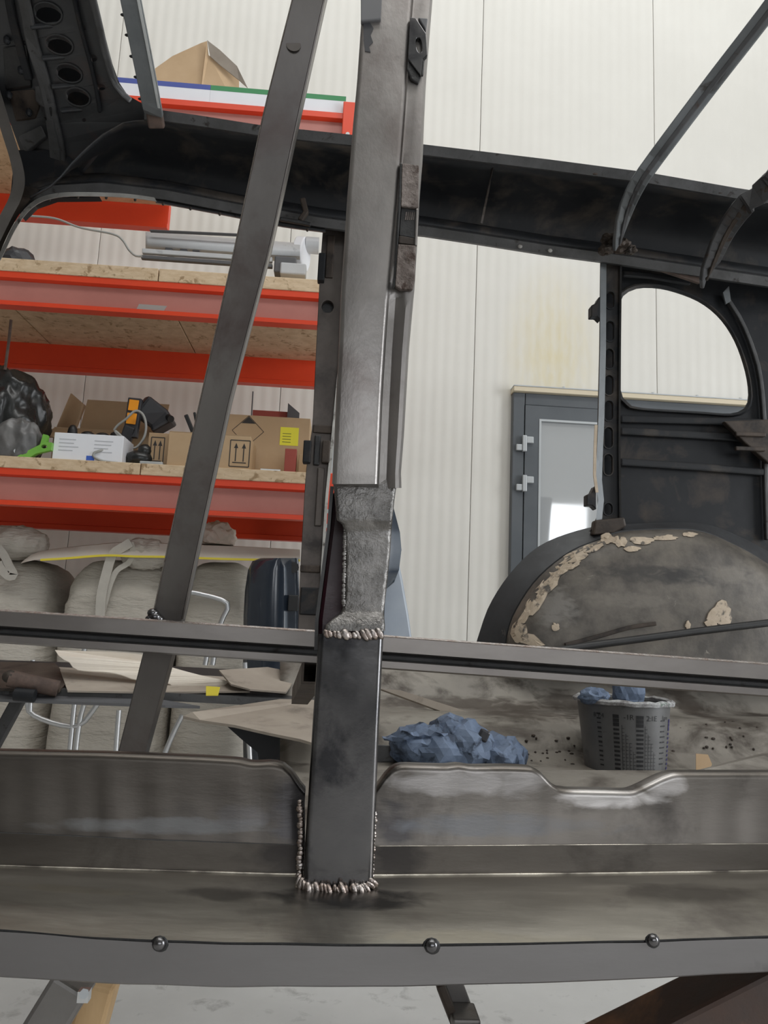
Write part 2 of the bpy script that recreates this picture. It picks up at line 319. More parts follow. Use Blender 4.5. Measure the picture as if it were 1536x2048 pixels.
SL = ((0.075, 0.066, 0.058), (0.11, 0.098, 0.086))+SD[2:]
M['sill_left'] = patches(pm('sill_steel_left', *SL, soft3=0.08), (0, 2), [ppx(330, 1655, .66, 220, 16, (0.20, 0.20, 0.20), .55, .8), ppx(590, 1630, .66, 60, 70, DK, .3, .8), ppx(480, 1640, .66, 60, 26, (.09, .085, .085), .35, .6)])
M['sill_right'] = patches(pm('sill_steel_right', *SD, soft3=0.08), (0, 2), [ppx(950, 1572, .66, 200, 30, (.30, .285, .275), .36, .8), ppx(1220, 1604, .66, 130, 22, GR, .34, .9), ppx(1340, 1572, .66, 50, 26, GR, .34, .7), ppx(790, 1645, .66, 50, 50, DK, .35, .8), ppx(1010, 1655, .66, 250, 22, (.13, .135, .145), .4, .6)])
M['sill_ledge'] = patches(pm('sill_ledge_steel', *SD, soft3=0.08), (0, 2), [ppx(560, 1715, .66, 90, 40, DK, .3, .7), ppx(800, 1715, .66, 60, 40, DK, .3, .7)])
M['tread'] = patches(pm('sill_tread_steel', (0.36, 0.335, 0.295), (0.45, 0.42, 0.37), 9, (0.24, 0.215, 0.195), 7, 0.62, 1.0, (0.30, 0.42), 0.05, 60, (0.5, 2, 2), soft3=0.09), (0, 1),
    [ppx(680, 1790, .612, 190, 26, (.07, .068, .068), .32, .85, 1), ppx(470, 1790, .612, 120, 16, (.13, .12, .11), .34, .7, 1), ppx(520, 1860, .545, 70, 12, (.55, .52, .46), .3, .8, 1), ppx(980, 1850, .552, 230, 14, (.52, .48, .40), .32, .8, 1), ppx(780, 1862, .543, 50, 14, (.5, .48, .42), .3, .8, 1), ppx(120, 1790, .612, 140, 10, (.5, .46, .38), .3, .7, 1), ppx(1380, 1790, .612, 160, 22, (.17, .155, .14), .36, .7, 1)])

patches(M['pan'], (0, 2), [ppx(930, 1408, 1.83, 210, 14, PANBROWN, .6, .85), ppx(1130, 1402, 1.83, 60, 22, (.05, .04, .032), .6, .8), ppx(1440, 1420, 1.7, 34, 46, PANBROWN, .6, .8), ppx(900, 1440, 1.65, 160, 9, (.30, .28, .24), .55, .6), ppx(1380, 1430, 1.65, 60, 10, (.32, .30, .26), .55, .7), ppx(1000, 1462, 1.62, 120, 12, PANBROWN, .6, .5)])  # brown dirt on the pan; in the hollow it also paints the shade
patches(M['arch'], (0, 2), [ppx(1330, 1150, 1.84, 170, 22, (.03, .027, .024), .5, .8), ppx(1110, 1215, 1.83, 50, 50, (.19, .175, .155), .5, .8), ppx(1250, 1200, 1.83, 120, 18, (.17, .15, .125), .5, .6), ppx(1350, 1150, 1.83, 30, 14, (.02, .018, .016), .5, .8), ppx(1460, 1150, 1.83, 60, 22, (.16, .14, .115), .5, .7)])

# ------------------------------------------------------------------ the hall
WY = 4.05                      # rear wall
struct(MB().box((-6, -6, -0.1), (7, WY+0.1, 0)).build('floor', M['concrete']))
wb = struct(MB().box((-6, WY+0.03, 0), (7, WY+0.12, 6.5)).build('wall_back', M['ceiling']))
seams = [at(p, 100, WY).x for p in (240, 606, 965, 1307)]
pw = (seams[-1]-seams[0])/3
edges = [seams[0]-pw*k for k in range(6, 0, -1)] + seams + [seams[-1]+pw*k for k in range(1, 7)]
edges = [e for e in edges if -6 < e < 7]; edges = [-6]+edges+[7]
for a, b in zip(edges[:-1], edges[1:]):
    st = abs((a+b)/2 - (seams[2]+seams[3])/2) < 0.1
    p = MB().box((a+0.0015, WY, 0), (b-0.0015, WY+0.03, 6.5))
    if st:
        M['wallstain'].node_tree.nodes  # stain sits low on this panel
    o = p.build('wall_panel', M['wallstain'] if st else M['wall'], wb, bevel=0.0015, seg=1)
    if st:
        c = WPOS[o]; q = at(1105, 715, WY)
        for n in M['wallstain'].node_tree.nodes:
            if n.type == 'MAPPING' and n.inputs['Scale'].default_value[0] == 3.0:
                n.inputs['Location'].default_value = (-(q.x-c.x)*3.0, 0, -(q.z-c.z)*1.6)
struct(MB().box((-6.1, -6, 0), (-6, WY, 6.5)).build('wall_left', M['hallgrey']))
# right wall with a large window opening, front wall with a row of windows
struct(MB().plate([[(7, -6, 0), (7, WY, 0), (7, WY, 6.5), (7, -6, 6.5)], [(7, -3.1, 0.85), (7, 1.5, 0.85), (7, 1.5, 3.75), (7, -3.1, 3.75)]], (0.1, 0, 0)).build('wall_right', M['hallgrey']))
wins = [(-0.7+1.4*k, 0.9) for k in range(4)]
holes = [[(x, -6, 1.7), (x+1.1, -6, 1.7), (x+1.1, -6, 3.5), (x, -6, 3.5)] for x, _ in wins]
struct(MB().plate([[(-6, -6, 0), (7, -6, 0), (7, -6, 6.5), (-6, -6, 6.5)]]+holes, (0, -0.1, 0)).build('wall_front', M['hallgrey']))
for k, (x, _) in enumerate(wins):
    wo = struct(MB().plate([[(x, -6.02, 1.7), (x+1.1, -6.02, 1.7), (x+1.1, -6.02, 3.5), (x, -6.02, 3.5)], [(x+.06, -6.02, 1.76), (x+1.04, -6.02, 1.76), (x+1.04, -6.02, 3.44), (x+.06, -6.02, 3.44)]], (0, -0.06, 0)).build('window_%d' % (k+1), M['hinge']))
    MB().box((x+.53, -6.07, 1.76), (x+.57, -6.03, 3.44)).build('glazing_bar', M['hinge'], wo)
struct(MB().plate([[(-6, -6, 6.5), (7, -6, 6.5), (7, WY, 6.5), (-6, WY, 6.5)], [(-1.7, -0.9, 6.5), (3.3, -0.9, 6.5), (3.3, 0.5, 6.5), (-1.7, 0.5, 6.5)], [(-2.5, 2.15, 6.5), (3.5, 2.15, 6.5), (3.5, 3.65, 6.5), (-2.5, 3.65, 6.5)]], (0, 0, 0.1)).build('ceiling', M['ceiling']))  # the second opening is made up for the added rear light

# door in the rear wall
DY = WY-0.05
dl = at(1025, 900, DY).x; dt = at(1150, 792, DY).z; dr = dl+1.45
door = bpy.data.objects.new('door_1', None); COL.objects.link(door); door.location = (dl+.7, DY, 0); WPOS[door] = Vector(door.location); struct(door)
g0 = at(1078, 950, DY).x; gt = at(1130, 843, DY).z; leaf0 = at(1049, 920, DY).x
MB().box((dl, DY, 0), (leaf0-0.003, DY+0.06, dt)).build('door_jamb', M['doorgrey'], door, bevel=0.004)
MB().box((leaf0, DY, gt+(dt-gt)*0.55), (dr, DY+0.06, dt)).build('door_head', M['doorgrey'], door, bevel=0.004)
leaf = MB().plate([[(leaf0, DY-0.005, 0.02), (dr-0.08, DY-0.005, 0.02), (dr-0.08, DY-0.005, gt+(dt-gt)*0.53), (leaf0, DY-0.005, gt+(dt-gt)*0.53)],
                   [(g0, DY-0.005, 0.25), (dr-0.2, DY-0.005, 0.25), (dr-0.2, DY-0.005, gt), (g0, DY-0.005, gt)]], (0, 0.05, 0)).build('door_leaf', M['doorgrey'], door)
MB().box((g0, DY+0.012, 0.25), (dr-0.2, DY+0.02, gt)).build('glass_pane', M['glass'], leaf)
MB().plate([[(g0-.004, DY-.008, .246), (dr-.196, DY-.008, .246), (dr-.196, DY-.008, gt+.004), (g0-.004, DY-.008, gt+.004)], [(g0+.008, DY-.008, .258), (dr-.208, DY-.008, .258), (dr-.208, DY-.008, gt-.008), (g0+.008, DY-.008, gt-.008)]], (0, .006, 0)).build('glazing_bead', M['hinge'], leaf)
MB().box((dr-0.08, DY, 0), (dr, DY+0.06, gt+(dt-gt)*0.5)).build('door_jamb', M['doorgrey'], door)
for py in (886, 966):
    c = at(1050, py, DY-0.03)
    h = MB().box((c.x-.012, DY-.03, c.z-.045), (c.x+.012, DY-.004, c.z+.045)).build('hinge', M['hinge'], door, bevel=.003)
    MB().box((c.x+.012, DY-.025, c.z+.004), (c.x+.05, DY-.004, c.z+.04)).build('hinge_leaf', M['hinge'], h, bevel=.003)
    MB().box((c.x-.045, DY-.025, c.z-.04), (c.x-.012, DY-.004, c.z-.006)).build('hinge_leaf', M['hinge'], h, bevel=.003)
tr = struct(MB().box((dl-.005, DY-.03, dt), (dr+.1, DY+.05, dt+.028)).build('trim_1', M['beige'], bevel=.003))
MB().box((dl-.005, DY-.032, dt+.028), (dr+.1, DY+.05, dt+.034)).build('trim_cap', M['hinge'], tr)
for k in range(5):
    MB().ell((dl+.3+.26*k, DY+.045, dt+.06), (.008, .006, .008), 8, 4).build('screw_head', M['hinge'], tr)

# ------------------------------------------------------------------ storage rack
RF, RR = 2.80, 3.58
def zz(py, Y=RF): return at(300, py, Y).z
xl, xr = at(-450, 600, RF).x, at(700, 150, RF).x
rack = thing('storage_rack', 'red and galvanised storage rack with strand board shelves against the white wall', 'rack', (xl, RF, 0))
levels = [(zz(194), zz(257)), (zz(562), zz(628)), (zz(951), zz(1024))]
for lv, (zt, zb) in enumerate(levels):
    bm = MB(); lip = .024
    prof = [(0, zb), (0, zb+lip*.7), (.022, zb+lip*.7+.004), (.022, zt-lip-.006), (0, zt-lip), (0, zt), (.05, zt), (.05, zb)]
    be = MB().loft([[(x, RF+p[0], p[1]) for p in prof] for x in (xl, xr)]).build('front_beam', M['red'], rack)
    MB().box((xl, RF+.0195, zb+lip*.7+.004), (xr, RF+.0225, zt-lip-.006)).build('beam_web', M['redweb'], be)
    MB().box((xr-.02, RF-.012, zb-.04), (xr+.028, RF+.0, zt+.045)).build('beam_end_plate', M['red'], be, bevel=.003)
    for dz in (-.02, .035): MB().cyl((xr+.004, RF-.018, zb+dz), (xr+.004, RF-.012, zb+dz), .008).build('bolt', M['galv'], be)
    xe = xr if lv else at(335, 440, RR).x
    prof = [(0, zb), (0, zb+.022), (.008, zb+.026), (.008, zt), (.05, zt), (.05, zb)]
    MB().loft([[(x, RR+p[0], p[1]) for p in prof] for x in (xl, xe)]).build('rear_beam', M['red'], rack)
    th = .052 if lv == 1 else .044
    nb = 3
    for k in range(nb):
        a = xl+(xr-xl)*k/nb; b = xl+(xr-xl)*(k+1)/nb
        if lv == 0:
            if k == 0: MB().box((a+.002, RF+.051, zt-.02), (xe, RR-.002, zt)).build('shelf_board', M['osb'], rack)
            elif k == 1: MB().box((xe+.002, RF+.051, zt-.02), (xr-.02, RF+.52, zt)).build('shelf_board', M['osb'], rack)
        else:
            MB().box((a+.002, RF-.004, zt), (b-.002, RR+.05, zt+th)).build('shelf_board', M['osb'], rack, bevel=.002, seg=1)
def upright(x0, Y):
    wd = .055; zs = np.arange(.1, 2.9, .05); c = x0+wd/2
    hl = [[(c+p[0], Y, z+p[1]) for p in ellipse(0, 0, .009, .013, .25, 8)] for z in zs]
    u = MB().plate([[(x0, Y, 0), (x0+wd, Y, 0), (x0+wd, Y, 3.0), (x0, Y, 3.0)]]+hl, (0, .003, 0))
    u.box((x0, Y, 0), (x0+.003, Y+.06, 3)); u.box((x0+wd-.003, Y, 0), (x0+wd, Y+.06, 3))
    return u.build('upright', M['galv'], rack)
for x0 in (xl-.055, xr): upright(x0, RF); upright(x0, RR)
for x0 in (xl-.03, xr+.025):
    for z0 in (.3, 1.0, 1.7): MB().sweep([(x0, RF+.04, z0), (x0, RR+.02, z0+.6)], .03, .004, (1, 0, 0)).build('bracing', M['galv'], rack)
Z1 = levels[2][0]+.044; Z2 = levels[1][0]+.052; Z3 = levels[0][0]
def X1(px): return at(px, 900, RF+.1).x

# ---- things on the racks
def open_box(name, label, x0, x1, y0, y1, z0, z1, mat, t=.006):
    b = thing(name, label, 'box', ((x0+x1)/2, y0, z0))
    MB().box((x0, y0, z0), (x1, y0+t, z1)).build('side_wall', mat, b); MB().box((x0, y1-t, z0), (x1, y1, z1)).build('side_wall', mat, b)
    MB().box((x0, y0+t, z0), (x0+t, y1-t, z1)).build('side_wall', mat, b); MB().box((x1-t, y0+t, z0), (x1, y1-t, z1)).build('side_wall', mat, b)
    MB().box((x0+t, y0+t, z0), (x1-t, y1-t, z0+t)).build('base', mat, b)
    return b
def flap(b, a, c, d, mat, t=.005):
    a, c, d = Vector(a), Vector(c), Vector(d); n = (c-a).cross(d-a).normalized()*t
    return MB().plate([[a, c, c+(d-a), d]], n).build('flap', mat, b)
def strokes(segs, face, w):  # flat print strokes on a front face (x,z) at Y
    m = MB()
    for (x0, z0, x1, z1) in segs:
        m.sweep([(x0, face, z0), (x1, face, z1)], w, .0006, (0, 1, 0))
    return m

# brown open carton at the back left with raised flap
a, b = pxbox(105, 800, 330, 925, RF+.30, .22); z0 = Z1
Yb = RF+.36; zA = at(150, 856, Yb).z; zT = at(150, 796, Yb+.2).z
bx1 = open_box('cardboard_box', 'open brown cardboard box with raised lid behind the white carton', at(108, 860, Yb).x, at(300, 860, Yb).x, Yb, Yb+.2, z0, zA, M['card'])
xa, xb = at(108, 860, Yb).x, at(300, 860, Yb).x
flap(bx1, (xa+.03, Yb+.2, zA), (xb, Yb+.2, zA), (xa+.05, Yb+.22, zT), M['card_in'])
flap(bx1, (xa+.004, Yb+.01, zA), (xa+.004, Yb+.2, zA), (xa+.03, Yb+.06, zT-.02), M['card_in'])
flap(bx1, (xa, Yb, zA-.005), (xa+.16, Yb, zA-.005), (xa-.045, Yb-.05, zA-.055), M['card'])
# white printed carton
a, b = pxbox(106, 868, 246, 922, RF+.02, .14)
wc = thing('white_carton', 'low white printed carton with a small blue mark on the lower shelf', 'box', ((a[0]+b[0])/2, RF+.02, Z1))
MB().box((a[0], RF+.02, Z1), (b[0], RF+.16, b[2])).build('carton_body', M['white'], wc, bevel=.002)
h = b[2]-Z1; yf = RF+.0195
MB().box((a[0]+.125, yf, Z1+.002), (a[0]+.155, yf+.001, Z1+.022)).build('blue_mark', M['inkblue2'], wc)
for i in range(2):
    seg = [(a[0]+.02+.13*i, b[2]-.025-.014*k, a[0]+.02+.13*i+random.uniform(.05, .085), b[2]-.025-.014*k) for k in range(4)]
    strokes(seg, yf, .0035).build('print_lines', M['inkgrey'], wc)
# grey-black tool with orange window standing up behind the white carton
c = at(268, 840, RF+.24)
tl = thing('timing_light', 'dark hand tool with two orange windows leaning up behind white carton', 'tool', (c.x, RF+.24, Z1))
p0, p1 = at(270, 800, RF+.20), at(262, 850, RF+.20)
MB().sweep([p0+Vector((0, .01, .008)), p1+Vector((0, .01, -.05))], .055, .03, (0, 1, 0)).build('tool_body', M['darkplastic'], tl, bevel=.004)
for q in (.02, .55):
    u, v = p0.lerp(p1, q), p0.lerp(p1, q+.43)
    MB().sweep([u+Vector((0, -.008, 0)), v+Vector((0, -.008, 0))], .038, .004, (0, 1, 0)).build('orange_window', M['orange'], tl, bevel=.001)
MB().sweep([at(280, 810, RF+.26), at(318, 838, RF+.30), at(330, 858, RF+.3)], .1, .10, (0, 1, 0)).build('tool_barrel', M['darkplastic'], tl, bevel=.012)
MB().cyl(at(332, 832, RF+.28), at(342, 838, RF+.24), .014).build('knob', M['black'], tl)
MB().sweep([at(262, 852, RF+.2), at(250, 885, RF+.22), at(255, 920, RF+.24)], .045, .035, (0, 1, 0)).build('tool_grip', M['darkplastic'], tl, bevel=.006)
# coiled grey cable hanging over the white carton
pts = [(228, 860), (236, 850), (252, 838), (270, 822), (285, 828), (292, 850), (288, 875), (272, 895), (255, 893), (246, 882), (230, 862), (240, 870), (250, 884), (215, 897), (190, 905), (188, 913), (205, 922), (235, 926)]
dp = [.02, .01, 0, 0, 0, 0, 0, 0, -.02, -.05, -.05, -.06, -.07, -.13, -.16, -.16, -.155, -.15]
sp = smoothline(pts, 90); ds = np.interp(np.linspace(0, 1, 90), np.linspace(0, 1, len(dp)), dp)
tag(MB().sweep([at(p[0], p[1], RF+.165+max(d, -.15)) for p, d in zip(sp, ds)], .005, .005, (0, 1, 0), r=8).build('coiled_cable', M['cable'], smooth=60), 'loop of grey cable hanging over the end of white carton', 'cable')
# black parts lying between the boxes
for i, (px, py, rx, rz) in enumerate([(145, 866, .02, .035), (175, 872, .03, .02), (205, 873, .03, .016), (232, 872, .025, .018)]):
    c = at(px, py, RF+.21)
    m = MB(); m.ell((c.x, RF+.21, c.z), (rx, .02, rz), 10, 6); m.box((c.x-.012, RF+.195, Z1), (c.x+.012, RF+.225, c.z))
    tag(m.build('black_fitting', M['black'], smooth=50), ['tall black hook fitting poking up behind the white carton', 'wide black rubber fitting behind the middle of white carton', 'flat low black fitting behind the white carton', 'black fitting beside the cable behind white carton'][i], 'fitting', 'black fittings behind the white carton')
c = at(275, 905, RF+.06)
m = MB().ell((c.x, RF+.1, Z1+.035), (.06, .05, .035), 12, 6); m.ell((c.x+.02, RF+.09, Z1+.065), (.03, .03, .03), 10, 6)
tag(m.build('plastic_bag', M['plastic'], smooth=50), 'small black plastic bundle beside the white carton end', 'bag')
# shipping carton with up arrows
a, b = pxbox(335, 868, 500, 938, RF+.02, .2)
sc_ = thing('shipping_carton', 'closed brown carton printed with two up arrows beside the diagonal brace', 'box', ((a[0]+b[0])/2, RF+.02, Z1))
MB().box((a[0], RF+.02, Z1), (b[0], RF+.22, b[2])).build('carton_body', M['card'], sc_, bevel=.002)
def arrows(parent, x0, x1, z0, z1, face):
    m = strokes([(x0, z0, x1, z0), (x0, z1, x1, z1), (x0, z0, x0, z1), (x1, z0, x1, z1), (x0+(x1-x0)*.15, z0+(z1-z0)*.15, x1-(x1-x0)*.15, z0+(z1-z0)*.15)], face, .0035)
    m.build('arrow_frame', M['inkbrown'], parent)
    for q in (.3, .7):
        x = x0+(x1-x0)*q; m = strokes([(x, z0+(z1-z0)*.2, x, z1-(z1-z0)*.25)], face, .004)
        m.plate([[(x-.008, face, z1-(z1-z0)*.3), (x+.008, face, z1-(z1-z0)*.3), (x, face, z1-(z1-z0)*.1)]], (0, .0006, 0)); m.build('up_arrow', M['inkbrown'], parent)
e = at(480, 905, RF+.02); arrows(sc_, e.x-.038, e.x+.036, Z1+.012, b[2]-.018, RF+.0194)
MB().box((a[0]+.002, RF+.02, b[2]), (b[0]-.002, RF+.215, b[2]+.003)).build('lid_seam', M['card_in'], sc_)
# darker carton in shadow left of it
a2, b2 = pxbox(295, 866, 345, 930, RF+.08, .2)
s2 = thing('shipping_carton', 'shadowed brown carton with up arrows left of the closed carton', 'box', ((a2[0]+b2[0])/2, RF+.08, Z1))
MB().box((a2[0], RF+.08, Z1), (min(b2[0], a[0]-.004), RF+.28, b2[2])).build('carton_body', M['card_in'], s2, bevel=.002)
arrows(s2, a2[0]+.012, a2[0]+.062, Z1+.012, b2[2]-.018, RF+.0794)
# large carton with warning diamond and yellow label
a, b = pxbox(440, 832, 618, 945, RF+.26, .3)
lc = thing('large_carton', 'large brown carton with printed diamond and yellow label on the lower shelf', 'box', ((a[0]+b[0])/2, RF+.26, Z1))
MB().box((a[0], RF+.26, Z1), (b[0], RF+.54, b[2])).build('carton_body', M['card'], lc, bevel=.002)
f = RF+.2594; d = at(496, 862, f); r_ = .065
strokes([(d.x-r_, d.z, d.x, d.z+r_), (d.x, d.z+r_, d.x+r_, d.z), (d.x+r_, d.z, d.x, d.z-r_), (d.x, d.z-r_, d.x-r_, d.z)], f, .002).build('diamond_outline', M['inkbrown'], lc)
MB().plate([[(d.x-r_*.45, f, d.z+r_*.5), (d.x+r_*.45, f, d.z+r_*.5), (d.x, f, d.z+r_*.95)]], (0, .0006, 0)).build('diamond_tip', M['inkbrown'], lc)
u, v = at(559, 890, f), at(598, 856, f)
yl = MB().box((u.x, f-.0004, u.z), (v.x, f+.0006, v.z)).build('yellow_label', M['label'], lc)
strokes([(u.x+.01, u.z+.05-.012*k, u.x+.045, u.z+.05-.012*k) for k in range(4)], f-.0006, .002).build('label_print', M['inkbrown'], yl)
u, v = at(568, 943, f-.1), at(594, 899, f-.1)
rb = MB().box((u.x, RF+.15, Z1), (v.x, RF+.19, v.z)).build('red_carton', M['inkred'], bevel=.002)
tag(rb, 'small dull red upright carton in front of the large brown carton', 'box')
tag(MB().box((v.x+.01, RF+.15, Z1), (v.x+.075, RF+.24, v.z-.02)).build('brown_carton', M['card_in'], bevel=.002), 'small brown carton right of the small red carton', 'box')
a, b = pxbox(505, 820, 590, 836, RF+.58, .1)
m = MB().box((a[0], RF+.58, Z1), (b[0], RF+.66, at(545, 822, RF+.58).z))
tag(m.build('red_folder', M['inkred']), 'dark red flat board standing behind the large brown carton', 'board')
c0, c1, c2 = at(576, 806, RF+.56), at(576, 830, RF+.56), at(599, 826, RF+.56)
tag(MB().plate([[Vector((c0.x, RF+.56, c0.z)), Vector((c1.x-.002, RF+.56, Z1+.2)), Vector((c2.x, RF+.56, Z1+.2)), Vector((c2.x, RF+.56, c2.z))]], (0, .006, 0)).build('dark_wedge', M['greydark']), 'dark triangular sheet sticking up behind large brown carton', 'sheet')
tag(MB().cyl((at(507, 800, RF+.57).x, RF+.57, Z1), (at(506, 783, RF+.57).x, RF+.57, at(506, 783, RF+.57).z), .003).build('thin_rod', M['greydark']), 'thin dark rod standing behind the large carton', 'rod')
for i, (p, q) in enumerate([((372, 830), (385, 862)), ((389, 825), (394, 850))]):
    u, v = at(*p, RF+.12), at(*q, RF+.12)
    tag(MB().sweep([u, v, (v.x+.005, RF+.12, b2[2])], .016 if i == 0 else .010, .016, (0, 1, 0)).build('hand_file', M['black'], bevel=.003), ['thick black hand file leaning on the closed arrow carton', 'thin black hand file half hidden behind the diagonal brace'][i], 'tool')
tag(MB().cyl((at(520, 940, RF+.03).x, RF+.05, Z1+.008), (at(560, 942, RF+.03).x, RF+.05, Z1+.008), .008).build('metal_tube', M['galv'], smooth=40), 'short bare metal tube lying before the large carton', 'tube')
a, b = pxbox(278, 914, 335, 930, RF, .05)
tag(MB().box((a[0], RF+.01, Z1), (b[0]-.02, RF+.07, Z1+.012)).build('steel_bar', M['galv'], bevel=.002), 'flat steel bar lying before the shadowed carton', 'bar')

def blob(c, size, amp, sd, e=0.6, sub=4, fr=6.0, st=(1, 1, 1), flat=None, ridge=False, jit=0):
    """soft box-like body with noise folds"""
    bm = bmesh.new(); bmesh.ops.create_icosphere(bm, subdivisions=sub, radius=1.0); m = MB(); vv = []
    for v in bm.verts:
        p = v.co; q = Vector([math.copysign(abs(x)**e, x) for x in p])
        w_ = Vector((q.x*size[0], q.y*size[1], q.z*size[2]))
        s_ = Vector((w_.x*st[0], w_.y*st[1], w_.z*st[2]))*fr + Vector((sd*3.1, sd*1.7, sd))
        n = noise.fractal(s_, 0.8, 2.1, 4)
        if ridge: n = (0.5-abs(noise.noise(s_)))*1.2 + (0.5-abs(noise.noise(s_*2.3)))*.6
        w_ += p.normalized()*n*amp
        if flat is not None and w_.z < flat: w_.z = flat
        if jit: w_ += Vector([random.uniform(-jit, jit) for _ in range(3)])
        vv.append(Vector(c)+w_)
    fs = [tuple(v.index for v in f.verts) for f in bm.faces]; bm.free()
    return m.add(vv, fs)
# black and grey plastic bags and a green clip on the left of the lower shelf
c = at(35, 800, RF+.22); rb_ = (c.z-Z1)
tag(blob((c.x-.06, RF+.2, Z1+.165), (.16, .13, .20), .05, 3, .85, 5, 13, (1, 1, .45), flat=-.165, ridge=True).build('black_bin_bag', M['plastic'], smooth=60), 'crumpled black plastic bag heaped on the lower shelf', 'bag')
c = at(45, 880, RF+.05)
tag(blob((c.x-.01, RF+.03, Z1+.065), (.075, .03, .075), .018, 5, .85, 5, 22, (1, 1, .5), flat=-.065, ridge=True).build('grey_plastic_bag', M['plasticgrey'], smooth=60), 'grey translucent plastic bag in front of the black bag', 'bag')
g = [(24, 893), (32, 889), (41, 903), (50, 904), (80, 889), (86, 868), (95, 870), (93, 884), (104, 885), (102, 900), (72, 907), (52, 919), (38, 918)]
gc = thing('green_clip', 'bright green plastic bracket in front of the grey plastic bag', 'bracket', at(60, 918, RF-.0))
MB().plate([[at(p[0], p[1], RF+.0) for p in g], [at(p[0], p[1], RF+.0) for p in ellipse(88, 893, 6, 4, 0, 10)]], (0, .02, 0)).build('clip_body', M['green'], gc, bevel=.001)
MB().cyl(at(32, 902, RF-.006), at(32, 902, RF+.012), .008).build('screw', M['galv'], gc)
tag(MB().sweep([at(22, 640, RF+.1), at(18, 680, RF+.1), at(10, 740, RF+.1)], .006, .006, (0, 1, 0), r=6).build('thin_stick', M['woodend']), 'thin brown stick standing up out of the black bag', 'stick')

# ---- second shelf: grey-painted car part, cable, dark scrap
gp = thing('heater_duct', 'light grey painted metal duct part lying on the middle shelf', 'car part', at(470, 530, RF+.15))
secs = []
for px, ra, rb2, cy in [(291, 20, 18, 482), (296, 23, 20, 483), (420, 23, 20, 493), (560, 23, 20, 503), (600, 22, 19, 505)]:
    secs.append([at(px, cy+y*1.0, RF+.2+x*.004) for x, y in ellipse(0, 0, ra, rb2, 0, 16)])
MB().loft(secs).build('duct_tube', M['greypart'], gp, smooth=50)
secs = [[at(px+p[0]*.3, py+p[1], RF+.2+p[0]*.0018) for p in ellipse(0, 0, 33, 36, 0, 16)] for px, py in ((594, 508), (612, 509))]
MB().loft(secs).build('duct_flange', M['white'], gp, smooth=50, bevel=.004)
for (x0, y0, x1, y1, mt, ww) in [(285, 503, 545, 521, 'greypart', .02), (283, 515, 545, 533, 'greydark', .016), (300, 462, 540, 473, 'greydark', .006)]:
    MB().sweep([at(x0, y0, RF+.10), at(x1, y1, RF+.10)], .02, ww, (0, 0, 1)).build('duct_rail', M[mt], gp, bevel=.003)
for px in (330, 360, 385, 440): MB().box(*pxbox(px, 494, px+14, 503, RF+.12, .05)).build('duct_lug', M['greydark'], gp, bevel=.002)
MB().box(*pxbox(548, 512, 592, 545, RF+.08, .06)).build('motor_block', M['greydark'], gp, bevel=.006)
MB().box(*pxbox(560, 525, 612, 548, RF+.07, .05)).build('bracket', M['greypart'], gp, bevel=.006)
MB().cyl(at(612, 490, RF+.22), at(638, 492, RF+.22), .035).build('spigot', M['greypart'], gp, smooth=40)
pts = smoothline([(58, 432), (110, 437), (160, 455), (225, 468), (245, 480), (258, 500), (272, 512), (284, 512)], 40)
tag(MB().sweep([at(p[0], p[1], RF+.04) for p in pts], .0045, .004, (0, 0, 1), r=8).build('grey_hose', M['cable'], smooth=60), 'thin pale cable trailing to the grey duct on middle shelf', 'cable')
c = at(38, 495, RF+.1)
tag(blob((c.x, RF+.1, Z2+.03), (.055, .05, .045), .025, 9, .9, 3, 14, flat=-.03, ridge=True).build('dark_scrap', M['darkplastic']), 'dark crumpled scrap on the left of the middle shelf', 'scrap')
# grey tape patch on the beam web
q = at(302, 616, RF+.019); tg = MB().plate([[at(272, 620, RF+.0188), at(326, 624, RF+.0188), at(334, 612, RF+.0188), at(278, 608, RF+.0188)]], (0, .0006, 0)).build('tape_patch', M['cable'], rack)

# ---- top shelf: long white cartons with coloured edge, cardboard box, tube
for (x0, x1, nm, ink) in ((150, 419, 'blue', 'inknavy'), (421, 692, 'green', 'inkgreen')):
    a = at(x0, 180, RF+.01).x; b = at(x1, 200, RF+.01).x; zc = zz(160, RF+.01)
    a += 0; t = thing('long_carton', 'long flat white carton with a %s top edge on the top shelf' % nm, 'box', ((a+b)/2, RF+.01, Z3))
    MB().box((a, RF+.01, Z3), (b, RF+.2, zc)).build('carton_body', M['white'], t)
    MB().box((a, RF+.0095, zc-.022), (b, RF+.0105, zc)).build('coloured_band', M[ink], t)
x0, x1 = at(312, 150, RF+.15).x, at(478, 150, RF+.15).x
ob = open_box('cardboard_box', 'open brown cardboard box with upturned flaps on the top shelf', x0, x1, RF+.22, RF+.48, Z3, Z3+.17, M['card'])
P = lambda px, py, Y=RF+.22: at(px, py, Y)
xm = at(403, 150, RF+.22).x
MB().plate([[(x0, RF+.22, Z3+.165), (xm, RF+.222, Z3+.165), P(414, 82), P(402, 86), P(345, 112), P(310, 137)]], (0, .005, 0)).build('flap', M['card'], ob)
MB().plate([[(xm, RF+.219, Z3+.12), (x1, RF+.219, Z3+.12), P(478, 158, RF+.23), P(417, 110, RF+.21), P(414, 82, RF+.20)]], (0, .005, 0)).build('flap', M['card'], ob)
MB().plate([[P(414, 80, RF+.2), P(440, 100, RF+.19), P(474, 132, RF+.19), P(495, 175, RF+.19), P(478, 160, RF+.2), P(440, 130, RF+.2), P(420, 112, RF+.2)]], (0, .005, 0)).build('flap', M['cardgrey'], ob)
tz = zz(160, RF+.01)+.009; tag(MB().cyl((at(382, 154, RF+.05).x, RF+.05, tz), (at(412, 160, RF+.12).x, RF+.12, tz), .009).build('card_tube', M['white']), 'short white tube lying on top of the flat cartons', 'tube')

